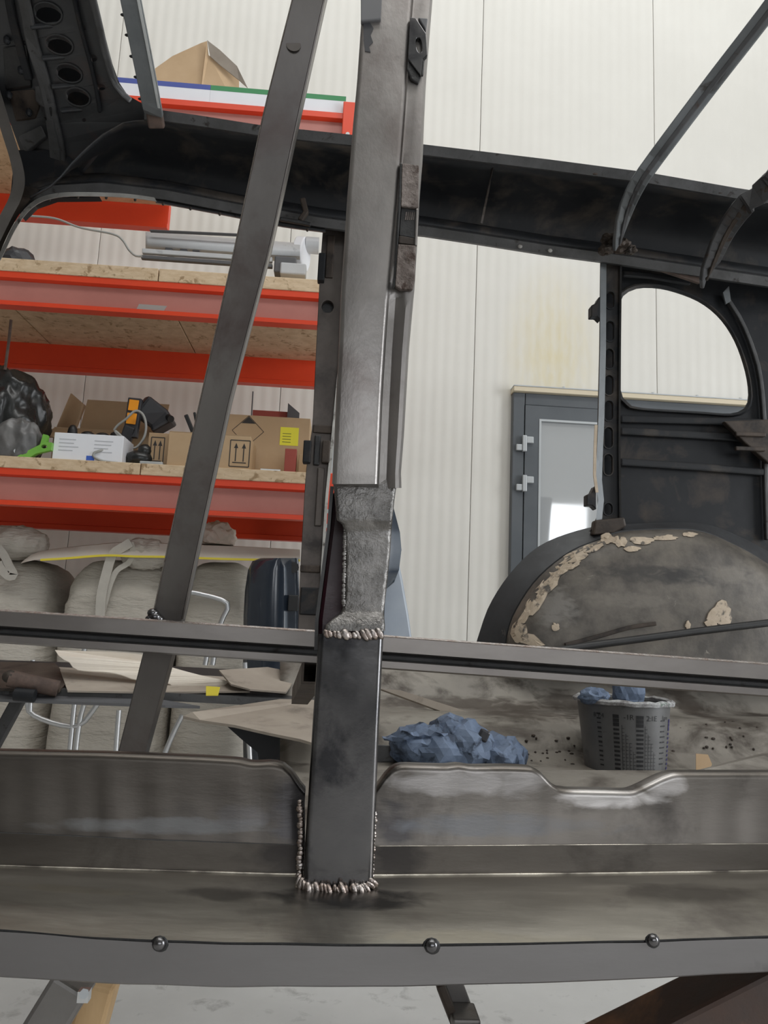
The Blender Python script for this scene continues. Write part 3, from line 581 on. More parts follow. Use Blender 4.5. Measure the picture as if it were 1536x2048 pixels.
# ------------------------------------------------------------------ big bags, cage, padded sheet under the rack
bags = [(-190, 98, 1112, 2.98, 1), (108, 332, 1118, 2.93, 2), (352, 498, 1122, 3.0, 4)]
labs = ['beige woven bulk bag with a looped strap at the bag row end', 'beige woven bulk bag with a knotted strap under the padded sheet', 'beige woven bulk bag wrinkled behind the silver cage']
for (x0, x1, py, Y, sd), lb in zip(bags, labs):
    a, b = at(x0, 1250, Y).x, at(x1, 1250, Y).x; zt = at((x0+x1)/2, py, Y).z; hz = zt/2
    t = thing('bulk_bag', lb, 'bag', ((a+b)/2, Y+.3, 0), 'bulk bags under the rack')
    blob(((a+b)/2, Y+.24, hz), ((b-a)/2, .26, hz), .013, sd, .42, 5, 9, (0.45, .45, 2.4), ridge=True).build('bag_body', M['bag'], t, smooth=180)
    if sd == 2:
        pts = smoothline([(262, 1085), (245, 1095), (225, 1110), (212, 1150), (203, 1190), (200, 1235)], 20)
        MB().sweep([at(p[0], p[1], Y-.045) for p in pts], .035, .004, (0, 1, 0)).build('strap', M['bagstrap'], t, solid=0)
        pts = smoothline([(262, 1085), (266, 1105), (258, 1125), (235, 1140), (222, 1165), (212, 1200), (203, 1235)], 20)
        MB().sweep([at(p[0], p[1], Y-.035) for p in pts], .02, .004, (0, 1, 0)).build('strap', M['bagstrap'], t)
        blob(at(290, 1108, Y+.02), (.08, .05, .05), .018, 8, .8, 4, 26, (1,1,.4), ridge=True).build('tied_neck', M['bag'], t, smooth=180)
    if sd == 1:
        pts = smoothline([(0, 1095), (12, 1110), (22, 1130), (32, 1150), (22, 1153), (8, 1140), (0, 1125)], 24)
        MB().sweep([at(p[0]-4, p[1], Y-.04) for p in pts], .03, .004, (0, 1, 0)).build('strap', M['bagstrap'], t)
        blob(at(30, 1085, Y+.05), (.11, .06, .05), .025, 12, .8, 4, 24, (1,1,.4), ridge=True).build('tied_neck', M['bag'], t, smooth=180)
pl_t = [(42, 1126), (70, 1106), (130, 1096), (210, 1088), (270, 1084), (340, 1088), (450, 1092), (600, 1100)]
pl_b = [(42, 1127), (70, 1120), (130, 1116), (210, 1110), (270, 1112), (340, 1113), (450, 1117), (600, 1120)]
ps = thing('padded_sheet', 'cream padded sheet with yellow edging lying over the bulk bags', 'padding', at(300, 1110, 2.9))
T, B = smoothline(pl_t, 40), smoothline(pl_b, 40)
T = [(p[0], min(p[1], q[1]-1)) for p, q in zip(T, B)]
MB().loft([[at(p[0], p[1], 2.92), at(p[0], p[1]-1, 3.3), at(q[0], q[1], 3.3), at(q[0], q[1], 2.88)] for p, q in zip(T, B)]).build('sheet', M['foam'], ps, smooth=40)
MB().sweep([at(q[0], q[1]+1, 2.876) for q in B[3:]], .008, .008, (0, 1, 0)).build('edging', M['yellow'], ps)
c = at(435, 1070, 3.05)
tag(blob((c.x, 3.05, at(435, 1085, 3.05).z+.02), (.06, .05, .05), .025, 21, .9, 4, 34, flat=-.03, ridge=True).build('crumpled_paper', M['paper'], smooth=30), 'crumpled cream paper lump on top of the padded sheet', 'paper')
# dark blue glossy panel leaning beside the bags
bp_ = thing('bumper_panel', 'dark blue glossy curved car panel standing beside the bulk bags', 'car part', at(540, 1290, 2.75))
secs = []
for py, x0, x1 in [(1116, 522, 596), (1122, 505, 597), (1140, 496, 597), (1180, 490, 598), (1230, 487, 598), (1300, 486, 598), (1480, 486, 598), (1760, 490, 598)]:
    f = [at(x0+(x1-x0)*k/12, py, 2.78-.07*math.sin(PI*k/12)) for k in range(13)]
    secs.append(f+[p+Vector((0, .02, 0)) for p in reversed(f)])
MB().loft(secs).build('panel_skin', M['bluepanel'], bp_, smooth=50)
MB().cyl(at(587, 1135, 2.75), at(587, 1135, 2.79), .02).build('hole_grommet', M['black'], bp_)
MB().box(*pxbox(576, 1190, 596, 1222, 2.72, .03)).build('clip', M['black'], bp_, bevel=.003)
# silver cage tubes
cg = thing('wire_cage', 'silver tubular cage standing in front of the bulk bags', 'cage', at(250, 1750, 2.62))
for pl in [[(378, 1185), (400, 1188), (455, 1207), (440, 1250), (425, 1330)], [(172, 1290), (160, 1330), (150, 1400), (140, 1500)], [(62, 1370), (60, 1425), (150, 1453), (190, 1415), (200, 1400)],
           [(168, 1410), (160, 1440), (152, 1500), (150, 1560)], [(238, 1420), (232, 1500), (228, 1570)], [(365, 1430), (345, 1470), (325, 1520), (310, 1570)], [(490, 1325), (495, 1420), (500, 1520)],
           [(60, 1425), (62, 1380), (66, 1320)], [(418, 1290), (410, 1330)]]:
    pts = smoothline(pl, 14) if len(pl) > 2 else pl
    MB().sweep([at(p[0], p[1], 2.68) for p in pts], .009, .009, (0, 1, 0), r=8).build('cage_tube', M['cage'], cg, smooth=60)
for zq in (.12, .45): MB().sweep([(at(-80, 1500, 2.69).x, 2.69, zq), (at(505, 1500, 2.69).x, 2.69, zq)], .011, .011, (0, 0, 1), r=8).build('cage_rail', M['cage'], cg, smooth=60)
for px in (-60, 150, 228, 310, 500):
    p = at(px, 1560, 2.69); MB().sweep([(p.x, 2.69, 0), (p.x, 2.69, p.z)], .011, .011, (1, 0, 0), r=8).build('cage_post', M['cage'], cg, smooth=60)
tag(MB().box((at(-120, 1500, 2.72).x, 2.71, .0), (at(545, 1500, 2.72).x, 2.75, .42)).build('grey_board', M['greydark']), 'dark board standing low behind the silver cage', 'board') if False else None
# dark fender and pale cover against the white wall, right of the post
fd = thing('stored_fender', 'dark rounded car fender resting against the white wall behind the post', 'car part', at(790, 1300, 3.4))
secs = []
for py, x1 in [(1000, 783), (1030, 791), (1065, 800), (1100, 803), (1140, 798), (1165, 788), (1180, 770), (1400, 765), (1880, 760)]:
    f = [at(680+(x1-680)*k/8, py, 3.45-.12*math.cos(PI/2*k/8)) for k in range(9)]
    secs.append(f+[p+Vector((0, .03, 0)) for p in reversed(f)])
MB().loft(secs).build('fender_skin', M['bluepanel'], fd, smooth=50)
cv = [(700, 1140), (770, 1050), (790, 1085), (806, 1160), (818, 1230), (826, 1290), (850, 1500), (880, 1900), (700, 1900)]
tag(MB().plate([[at(p[0], p[1], 3.55) for p in cv]], (0, .05, 0)).build('plastic_cover', M['greycover'], bevel=.02, seg=3), 'pale blue grey plastic cover leaning below the dark fender', 'cover')

# ------------------------------------------------------------------ the car body shell
car = thing('car_body_shell', 'bare steel vintage car body shell with new welded sill and braces', 'car body', (0, 1.3, 0.85))
def LY(pts): xs = [p[0] for p in pts]; ys = [p[1] for p in pts]; return lambda x: float(np.interp(x, xs, ys))
lB = LY([(-1100, 1600), (-420, 1640), (0, 1666), (300, 1680), (596, 1691), (745, 1693), (1536, 1688), (1960, 1684), (2600, 1678)])
lC = LY([(-1100, 1685), (-420, 1715), (0, 1732), (568, 1749), (757, 1751), (1200, 1747), (1536, 1742), (1960, 1735), (2600, 1724)])
lD = LY([(-1100, 1790), (-420, 1835), (0, 1861), (182, 1877), (448, 1887), (800, 1891), (1060, 1888), (1283, 1883), (1536, 1874), (1960, 1856), (2600, 1825)])
lE = LY([(-1100, 1880), (-420, 1925), (0, 1952), (260, 1967), (469, 1972), (800, 1971), (1178, 1961), (1536, 1942), (1960, 1915), (2600, 1880)])
# upright inner panel, left and right of the pillar
def sill_panel(crest, x0, x1, n, mt):
    cr = LY(crest); secs = []
    xs = sorted(set(list(np.linspace(x0, x1, n)) + [p[0] for p in crest if x0 <= p[0] <= x1]))
    for x in xs:
        yc = np.mean([cr(x+d) for d in (-9, -4, 0, 4, 9)]); b = ca(x, lB(x)+1, .663); c = ca(x, yc, .678); h = c.z-b.z
        n_ = .0012*noise.noise(Vector((x*.02, 3, 1)))
        sec = [b, b.lerp(c, .3)+Vector((0, n_, 0)), b.lerp(c, .62)+Vector((0, -.0015+n_, 0))]
        for k in range(7):
            a = PI/2*k/6; r = min(.006, h*.25)
            sec.append(Vector((c.x, c.y-r*(math.cos(a)), c.z-r*(1-math.sin(a)))))
        sec += [c+Vector((0, .014, -.001)), c+Vector((0, .020, -.004)), c+Vector((0, .021, -.03))]
        back = [p+Vector((0, .0012 if k < 9 else 0, -.0012 if k > 6 else 0)) for k, p in enumerate(sec)]
        secs.append(sec+back[::-1])
    return MB().loft(secs, True).build('sill_panel', M[mt], car, smooth=50)
sill_panel([(-1100, 1470), (-420, 1490), (0, 1500), (200, 1504), (400, 1512), (480, 1517), (500, 1523), (520, 1523), (540, 1521), (566, 1525), (585, 1541), (600, 1566), (612, 1582)], -1100, 610, 120, 'sill_left')
pr = sill_panel([(748, 1582), (762, 1558), (782, 1534), (800, 1527), (895, 1530), (915, 1526), (940, 1531), (1000, 1530), (1062, 1532), (1078, 1540), (1095, 1560), (1112, 1574), (1140, 1577), (1262, 1580), (1285, 1570), (1320, 1552), (1345, 1543), (1400, 1543), (1536, 1543), (1960, 1545), (2600, 1548)], 750, 2600, 180, 'sill_right')
pr['label'] = 'sill panel with a notched wavy top edge'
def band(fa, Ya, fb, Yb, name, mat, x0=-1100, x1=2600, n=130, rows=5, bulge=0.0, solid=.0009):
    secs = []
    for x in np.linspace(x0, x1, n):
        a, b = ca(x, fa(x), Ya), ca(x, fb(x), Yb); s_ = []
        for k in range(rows+1):
            u = k/rows; p = a.lerp(b, u); p += Vector((0, 0, bulge*math.sin(PI*u)+.0004*noise.noise(Vector((x*.008, u*2, 5)))))
            s_.append(p)
        secs.append(s_+[p+Vector((0, solid, -solid*.8)) for p in reversed(s_)])
    return MB().loft(secs, True).build(name, mat, car, smooth=40)
band(lB, .6605, lC, .6596, 'sill_ledge', M['sill_ledge'], rows=3)
def seam(f, Y, rad_, name, mat, x0=-1100, x1=2600):
    return MB().sweep([ca(x, f(x), Y) for x in np.linspace(x0, x1, 110)], rad_, rad_, (0, 0, 1), r=6).build(name, M[mat], car, smooth=180)
seam(lC, .6585, .0010, 'sill_fold', 'foldbright')
seam(lB, .6612, .0007, 'seam_line', 'oily', -1100, 600); seam(lB, .6612, .0007, 'seam_line', 'foldbright', 745, 2600)
band(lC, .6585, lambda x: lD(x)-2, .548, 'sill_tread', M['tread'], rows=14, bulge=.0034)
band(lambda x: lD(x)+2.5+4*noise.noise(Vector((x*.004, 9, 2))), .5465, lE, .5445, 'sill_strip', M['steel_strip'], rows=3, solid=.002)
band(lambda x: lD(x)-3, .5475, lambda x: lD(x)+22, .5475, 'seam_gap', M['oily'], rows=2)
for px, py, r in ((318, 1888, .0045), (863, 1892, .0047), (1306, 1881, .0042)):
    c = ca(px, py, .5455)
    t = MB().ell(c, (r, r*.8, r), 14, 8).build('tack_weld', M['tube'], car, smooth=180)
    MB().ell(c+Vector((0, .0012, -.001)), (r*1.35, .001, r*1.3), 14, 6).build('heat_halo', M['oily'], t, smooth=180)
# inner sill behind the panel and inner flap at the right
band(lambda x: 1540+.002*(x-1000), .80, lambda x: 1590, .705, 'inner_sill_top', M['pan'], x0=750, x1=1960, n=20, rows=3)
MB().plate([[ca(1360, 1560, .74), ca(1400, 1541, .74), ca(1536, 1505, .80), ca(1700, 1470, .85), ca(1700, 1580, .74)]], (0, .01, -.002)).build('inner_gusset', M['pan'], car)

# pillar: rounded tube foot
def rsec(py, L, R, Y, rpx=12, dep=.036, r=.005):
    s_ = [ca(L, py, Y+dep)]
    for k in range(6): a = PI/2*k/5; s_.append(ca(L+rpx*(1-math.cos(a)), py, Y+r*(1-math.sin(a))))
    for k in range(6): a = PI/2*(1-k/5); s_.append(ca(R-rpx*(1-math.cos(a)), py, Y+r*(1-math.sin(a))))
    s_.append(ca(R, py, Y+dep)); return s_
pil = MB()
tubeL = LY([(1270, 637), (1285, 636), (1450, 625), (1600, 616), (1785, 603)]); tubeR = LY([(1270, 767), (1285, 766), (1450, 758), (1600, 752), (1785, 745)])
pil.loft([rsec(y, tubeL(y), tubeR(y), .625) for y in np.linspace(1785, 1268, 12)])
pillar = pil.build('pillar_tube', M['tube'], car, smooth=50)
def bead(path, r, name, parent, step=.0032, sq=.6, lean=0.0, mat='weld', yy=None):
    pts = [Vector(p) for p in path]; L = [0]
    for i in range(len(pts)-1): L.append(L[-1]+(pts[i+1]-pts[i]).length)
    m = MB(); d = 0
    while d < L[-1]:
        i = max(k for k in range(len(L)-1) if L[k] <= d); u = (d-L[i])/(L[i+1]-L[i]); p = pts[i].lerp(pts[i+1], u); t = (pts[i+1]-pts[i]).normalized()
        n = Vector((0, -1, 0)); a = t.cross(n).normalized(); n = a.cross(t); rr = r*random.uniform(.72, 1.2); p = p+Vector([random.uniform(-.18, .18)*r for _ in range(3)])
        rot = Matrix((t*1.0+a*lean*random.uniform(.4, 1.5), a, n)).transposed()
        m.ell(p, (rr*sq, rr*1.05, rr*.7), 8, 5, rot); d += step*random.uniform(.7, 1.25)
    return m.build(name, M[mat], parent, smooth=180)
bead([ca(600, 1602, .640), ca(602, 1640, .638), ca(601, 1690, .636), ca(598, 1765, .632)], .0030, 'weld_bead', pillar, .0028, .8)
bead([ca(748, 1618, .640), ca(747, 1660, .638), ca(744, 1700, .636), ca(742, 1765, .632)], .0026, 'weld_bead', pillar, .0028, .8)
bead([ca(597, 1762, .629), ca(606, 1774, .624), ca(625, 1779, .622), ca(675, 1781, .621), ca(725, 1778, .622), ca(740, 1772, .624), ca(746, 1762, .629)], .0047, 'weld_bead', pillar, .0034, .72, .9)
bead([ca(652, 1268, .622), ca(700, 1271, .621), ca(766, 1268, .622)], .0040, 'weld_bead', pillar, .0042, .9, .6)
# middle patch
psec = [(1262, 650, 770, .624), (1250, 652, 770, .625), (1238, 664, 769, .627), (1224, 683, 768, .631), (1205, 688, 770, .633), (1150, 690, 776, .633), (1100, 690, 781, .633), (1062, 688, 783, .632), (1050, 684, 784, .6295), (1040, 673, 785, .6275), (1000, 670, 789, .628), (965, 666, 794, .630), (940, 667, 795, .632)]
secs = []
ins = [np.array(p, float) for p in psec]
for t in np.linspace(0, len(ins)-1, 60):
    i = min(int(t), len(ins)-2); p = ins[i]+(ins[i+1]-ins[i])*(t-i)
    secs.append(rsec(p[0], p[1]+1.5*noise.noise(Vector((p[0]*.03, 1, 1))), p[2], p[3], 8, .03, .004))
MB().loft(secs).build('pillar_patch', M['ground'], pillar, smooth=40)['label'] = 'ground bright patch welded above the tube'
post = MB().plate([[ca(p[0], p[1], .662) for p in ((634, 1300), (636, 1240), (650, 1130), (659, 1060), (666, 980), (720, 980), (730, 1300))]], (0, .05, 0)).build('inner_post', M['maroon'], car, bevel=.004)
post['label'] = 'maroon painted old post behind the patch'
MB().sweep([ca(632, 1300, .66), ca(634, 1240, .66), ca(648, 1130, .66), ca(657, 1060, .66), ca(664, 975, .66)], .003, .012, (0, 1, 0)).build('post_flange', M['primer_edge'], post)
bead([ca(690, 1060, .634), ca(688, 1150, .634), ca(687, 1215, .633)], .0016, 'weld_edge', pillar, .002, 1, mat='ground')
# upper sleeve
sl = [(968, 664, 755, 772, 803, .621), (945, 665, 756, 773, 802, .620), (870, 669, 759, 776, 808, .620), (800, 672, 762, 779, 812, .620), (700, 677, 768, 784, 818, .621), (600, 681, 775, 791, 827, .623), (580, 682, 778, 792, 829, .624), (480, 689, 787, 797, 835, .627), (400, 694, 794, 802, 839, .630), (325, 700, 800, 806, 845, .633), (250, 706, 806, 813, 848, .637), (165, 714, 812, 819, 852, .642), (50, 722, 820, 826, 861, .648), (0, 725, 824, 830, 865, .652), (-120, 733, 835, 840, 874, .662), (-420, 757, 862, 867, 900, .69), (-760, 786, 893, 898, 930, .73)]
secs = []; ins = [np.array(p, float) for p in sl]
for t in np.linspace(0, len(ins)-1, 92):
    i = min(int(t), len(ins)-2); y, L, R1, G, R, Y0 = ins[i]+(ins[i+1]-ins[i])*(t-i)
    g = .007*min(1, max(0, (y-560)/60))+.002
    q = [(L+2, .05)] + [(L+10*(1-math.cos(PI/2*k/4)), .007*(1-math.sin(PI/2*k/4))) for k in range(5)]
    q += [(R1-8, 0), (R1-3, .0006), (R1, .003), (R1+3, g), (G, g+.001), (G+(R-G)*.35, g*.6), (G+(R-G)*.6, .001+g*.1), (R-5, .0025), (R-1, .008), (R, .014), (R-2, .05)]
    secs.append([ca(p[0], y+(8 if p[0] > R1+1 and t < .3 else 0), Y0+p[1]) for p in q])
slv = MB().loft(secs).build('pillar_sleeve', M['sleeve'], car, smooth=45)
# latch keeper on the sleeve
def yS(py): return float(np.interp(-py, [-p[0] for p in sl], [p[5] for p in sl]))
def pls(name, poly, off, mat, th=.005, holes=(), par=slv, bev=.0012):
    return MB().plate([[ca(p[0], p[1], yS(p[1])+off) for p in poly]]+[[ca(p[0], p[1], yS(p[1])+off) for p in h] for h in holes], (0, th, 0)).build(name, M[mat], par, bevel=bev)
pls('keeper_plate', [(804, 325), (838, 330), (837, 416), (802, 412)], -.003, 'rustplate')
pls('keeper_rail', [(800, 325), (804, 325), (802, 412), (797, 480), (790, 574), (786, 574), (793, 480)], -.003, 'oily')
pls('keeper_rail', [(832, 416), (837, 416), (835, 490), (829, 490)], -.003, 'sleeve')
pls('keeper_slot', [(802, 414), (833, 418), (831, 476), (798, 470)], -.0004, 'oily')
pls('keeper_tongue', [(798, 470), (831, 476), (830, 490), (797, 486)], -.0016, 'rustdark')
pls('keeper_plate', [(796, 487), (832, 490), (830, 560), (826, 578), (800, 578), (790, 572)], -.0035, 'rustplate')
for k in range(5): pls('keeper_tooth', [(812+4*k, 424), (814+4*k, 424), (812+4*k, 440), (810+4*k, 440)], -.0008, 'rustplate', .0006, bev=0)
# hinge plate near the top
pls('hinge_plate', [(820, 34), (832, 36), (852, 66), (855, 110), (846, 118), (842, 152), (834, 142), (816, 118)], -.004, 'tube', .005, [ellipse(838, 90, 6, 16, -.15, 14)])
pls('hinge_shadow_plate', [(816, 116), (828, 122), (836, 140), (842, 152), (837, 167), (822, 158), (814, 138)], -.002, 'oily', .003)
pls('hinge_tab', [(836, 34), (856, 36), (852, 62)], -.003, 'greydark', .004)
pls('weld_slug', [(846, 118), (849, 122), (847, 150), (843, 150)], -.003, 'oily', .003)
pls('top_bracket', [(722, -60), (766, -60), (762, 38), (722, 42)], -.004, 'greydark', .006)
pls('paint_remnant', [(727, 44), (738, 43), (747, 56), (741, 70), (746, 84), (738, 92), (741, 104), (730, 102), (727, 80)], -.0006, 'darkplastic', .001, bev=0)
# cross channel behind the pillar
chp = [(-520, 1186), (-100, 1213), (640, 1262), (1536, 1327), (2000, 1362)]
ct = LY(chp)
def chan(prof, name, mat, x0=-420, x1=1900, par=car, **k):
    return MB().loft([[ca(x, ct(x)+dy, .90+dY) for dy, dY in prof] for x in np.linspace(x0, x1, 24)], True).build(name, mat, par, **k)
ch = chan([(0, .0), (2.5, -.002), (32, -.002), (35, .004), (37, .012), (47, .014), (49, .006), (51, -.002), (64, -.002), (67, .002), (62, .030), (0, .030)], 'cross_channel', M['channel'], smooth=30)
chan([(-1.5, .0), (1.5, -.003), (3, -.0025), (0, .0)], 'bright_edge', M['weld'], par=ch)
chan([(37, .0085), (40, .0115), (46, .0125), (48, .009), (46, .0145), (39, .0135)], 'channel_groove', M['primer_edge'], par=ch)
# diagonal brace
def bsec(xL, xR, py, Y, th=.03): return [ca(xL, py, Y), ca(xL+2, py, Y-.0015), ca(xR-9, py, Y-.0015), ca(xR-7, py, Y), ca(xR, py, Y+th), ca(xL, py, Y+th)]
brL = LY([(-420, 690), (-150, 622), (0, 584), (220, 528), (500, 468), (800, 400), (1240, 303), (1500, 237), (1800, 165)]); brR = LY([(-420, 752), (-150, 690), (0, 655), (220, 606), (500, 545), (800, 466), (1240, 371), (1500, 299), (1800, 220)]); brY = LY([(-420, .66), (-150, .69), (0, .72), (1240, .935), (1800, 1.0)])
br = MB().loft([bsec(brL(y), brR(y), y, brY(y)) for y in np.linspace(-420, 1560, 46)]).build('diagonal_brace', M['brace'], car, smooth=20)
MB().loft([[ca(brR(y)-8, y, brY(y)-.0016), ca(brR(y)-5, y, brY(y)-.0018), ca(brR(y)-1, y, brY(y)+.012), ca(brR(y)-5, y, brY(y)+.012)] for y in np.linspace(-420, 1238, 36)]).build('brace_edge', M['channel'], br)
MB().loft([[ca(brL(y)-1, y, brY(y)), ca(brL(y)+1.5, y, brY(y)-.002), ca(brL(y)+1, y, brY(y)+.004)] for y in np.linspace(-420, 1238, 36)]).build('brace_edge', M['weld'], br)
MB().plate([[ca(p[0], p[1], brY(90)-.0022) for p in ellipse(587, 90, 15, 12, .3, 14)]], (0, .0006, 0)).build('scuff', M['channel'], br)
m = MB()
for px, py, r in ((306, 1226, .007), (310, 1234, .008), (300, 1238, .006), (318, 1238, .006)): m.ell(ca(px, py, .925), (r, r, r*.8), 10, 6)
m.build('weld_tack', M['tube'], br, smooth=180)
# short hollow tube crossing behind the pillar foot
q0, q1 = ca(622, 1338, .74), ca(585, 1425, .92)
hs = MB()
hsec = lambda c, wd, hg: [c+Vector((-wd, 0, -hg)), c+Vector((wd, 0, -hg)), c+Vector((wd, 0, hg)), c+Vector((-wd, 0, hg))]
c0, c1 = ca(626, 1345, .90), ca(600, 1392, 1.25)
ht = MB()
ht.loft([hsec(c0, .013, .013), hsec(c1, .013, .013)], True, False); ht.loft([hsec(c0, .0105, .0105), hsec(c1, .0105, .0105)], True, False)
for i in range(4):
    j = (i+1) % 4; A, B_ = hsec(c0, .013, .013), hsec(c0, .0105, .0105); ht.add([A[i], A[j], B_[j], B_[i]], [(0, 1, 2, 3)])
htube = ht.build('hollow_tube', M['rustdark'], car)
MB().loft([hsec(c0+Vector((0, .0, 0)), .0132, .0132), hsec(c0+Vector((0, .003, 0)), .0132, .0132)], True, False).build('cut_edge', M['weld'], htube)

# ---- far side: cant rail
railT = [(60, 372), (110, 345), (150, 296), (200, 250), (250, 222), (300, 218), (400, 232), (520, 251), (700, 270), (850, 290), (1100, 320), (1290, 345), (1480, 378), (1700, 410)]
off = [(0, 1.74), (4, 1.735), (26, 1.75), (30, 1.765)]
tl_ = LY(railT)
bl_ = LY([(60, 405), (100, 392), (200, 386), (330, 401), (480, 430), (560, 442), (640, 456), (700, 464), (840, 472), (960, 490), (1100, 512), (1200, 525), (1536, 575), (1700, 600)])
secs_u, secs_c, secs_l = [], [], []
for x in np.linspace(60, 1700, 80):
    t, b = tl_(x), bl_(x); h = b-t
    if x > 285: secs_u.append([ca(x, t, 1.75), ca(x, t-1, 1.72), ca(x, t+20, 1.735), ca(x, t+23, 1.75)])
    secs_c.append([ca(x, t+22, 1.748)]+[ca(x, t+22+max(h-62, 6)*k/8, 1.75+.22*math.sin(PI/2*k/8)+.02) for k in range(1, 9)]+[ca(x, b-36, 1.93), ca(x, b-24, 1.92)])
    secs_l.append([ca(x, b-25, 1.925), ca(x, b-20, 1.915), ca(x, b-3, 1.93), ca(x, b, 1.95), ca(x, b-2, 2.0)])
rail = MB().loft(secs_c, False).build('roof_rail', M['primer_rail'], car, smooth=60, solid=.003)
MB().loft(secs_u, True).build('rail_upper_flange', M['primer_edge'], rail, smooth=40)
MB().loft(secs_l, False).build('rail_lower_flange', M['primer_edge'], rail, smooth=40, solid=.003)
for px in (975,): MB().sweep([ca(px+12-24*u, tl_(px)+22+(120)*u, 1.755+.19*math.sin(PI/2*u)) for u in np.linspace(0, 1, 8)], .006, .003, (0, 1, 0)).build('rail_seam', M['rustpost'], rail)
random.seed(11)
for px in (380, 425, 480, 655, 690, 880, 930, 960, 1010, 1050, 1100, 1150, 1190, 1225, 1340, 1400, 1440):
    py = tl_(px)+random.uniform(9, 15)
    MB().ell(ca(px, py, 1.733), (random.uniform(.004, .009), .003, random.uniform(.003, .005)), 8, 5).build('tack_hole_tear', M['rustdark'], rail)
for px, dy in ((1040, 10), (1100, 11)): MB().ell(ca(px, bl_(px)-dy, 1.92), (.007, .004, .006), 8, 5).build('pale_rivet', M['lip'], rail)
# door opening lip, upper left, with pale painted edge
lipP = smoothline([(-60, 620), (0, 512), (25, 460), (48, 425), (75, 402), (110, 391), (160, 388), (250, 391), (330, 402), (450, 424), (560, 446), (650, 458)], 60)
lip = MB().loft([[ca(p[0]-2, p[1]-4, 1.87), ca(p[0]+3, p[1]+4, 1.865), ca(p[0]+3, p[1]+5, 1.90), ca(p[0]-2, p[1]-3, 1.90)] for p in lipP[:36]]).build('door_lip', M['lip'], car, smooth=40)
MB().loft([[ca(p[0], p[1]-2, 1.945), ca(p[0]+1, p[1]+6, 1.935), ca(p[0]+1, p[1]+8, 1.97), ca(p[0], p[1], 1.98)] for p in lipP[35:]]).build('door_lip', M['primer_edge'], car, smooth=40)
MB().loft([[ca(p[0]-3, p[1]-30, 1.95), ca(p[0], p[1]-2, 1.945), ca(p[0], p[1], 1.99), ca(p[0]-3, p[1]-30, 1.99)] for p in lipP[18:]]).build('lip_backing', M['rustdark'], car)
for i in range(20, 58, 4): MB().ell(ca(lipP[i][0], lipP[i][1]+6, 1.93), (.004, .003, .006), 6, 4).build('lip_stud', M['rustdark'], lip)
MB().sweep([ca(605, 398, 1.9), ca(612, 425, 1.9), ca(600, 442, 1.9)], .015, .015, (0, 1, 0)).build('striker_hook', M['rustdark'], car, bevel=.003)
MB().sweep([ca(560, 438, 1.9), ca(605, 446, 1.9), ca(622, 450, 1.9)], .010, .012, (0, 1, 0)).build('seal_tail', M['oily'], car, bevel=.003)
# front post at the far left
MB().loft([[ca(p[0]-w_, p[1], 1.80), ca(p[0]+w_, p[1]+4, 1.80), ca(p[0]+w_, p[1]+4, 1.86), ca(p[0]-w_, p[1], 1.86)] for p, w_ in zip(smoothline([(-14, 170), (0, 215), (16, 268), (32, 320), (38, 360), (30, 395), (12, 430), (-10, 475), (-40, 540)], 30), [12]*30)]).build('front_post', M['stay'], car, smooth=50)
MB().loft([[ca(p[0]-w_, p[1], 1.88), ca(p[0]+w_, p[1]+6, 1.88), ca(p[0]+w_, p[1]+6, 1.95), ca(p[0]-w_, p[1], 1.95)] for p, w_ in zip(smoothline([(66, 372), (44, 395), (22, 425), (0, 465), (-20, 510), (-62, 600)], 20), [15]*20)]).build('front_post_inner', M['rustdark'], car, smooth=50)

# ---- header panel with round holes, upper left
def hy(p): return 1.60+.0011*(p[1]-0)-.0012*(p[0]-100)*.3     # leaning panel
HO = [(-160, -160), (120, -160), (165, -60), (190, 0), (205, 55), (222, 120), (235, 160), (255, 190), (300, 216), (330, 230), (260, 245), (215, 275), (190, 310), (165, 340), (130, 360), (95, 350), (60, 335), (40, 300), (22, 250), (4, 205), (-30, 160), (-160, 120)]
bigh = [(78, -42, 30, 19), (95, 26, 28, 19), (118, 89, 27, 17), (137, 146, 26, 16), (155, 194, 24, 16)]
smh = [(165, 55, 7, 6), (186, 116, 9, 7), (203, 174, 8, 6), (168, 240, 4, 4)]
hol = [ellipse(a, b, c, d, .35, 18) for a, b, c, d in bigh+smh]
hd = MB().plate([[ca(p[0], p[1], hy(p)) for p in HO]]+[[ca(p[0], p[1], hy(p)) for p in h] for h in hol], (0, .012, 0)).build('header_panel', M['header'], car, bevel=.0015)
MB().plate([[ca(p[0], p[1], hy(p)+.10) for p in ((-160, -160), (120, -160), (190, 0), (222, 120), (240, 170), (200, 260), (95, 330), (20, 150), (-160, 60))]], (0, .01, 0)).build('header_backing', M['primer'], hd)
for a, b, c, d in bigh:
    el = ellipse(a, b, c+3, d+3, .35, 18); el2 = ellipse(a, b, c, d, .35, 18)
    MB().plate([[ca(p[0], p[1], hy(p)-.003) for p in el], [ca(p[0], p[1], hy(p)-.003) for p in el2]], (0, .004, 0)).build('hole_flange', M['header'], hd)
    MB().sweep([ca(a-34, b+28, hy((a, b+28))-.002), ca(a+34, b+22, hy((a, b+25))-.002)], .012, .008, (0, 1, 0)).build('pressed_rib', M['header'], hd, bevel=.003)
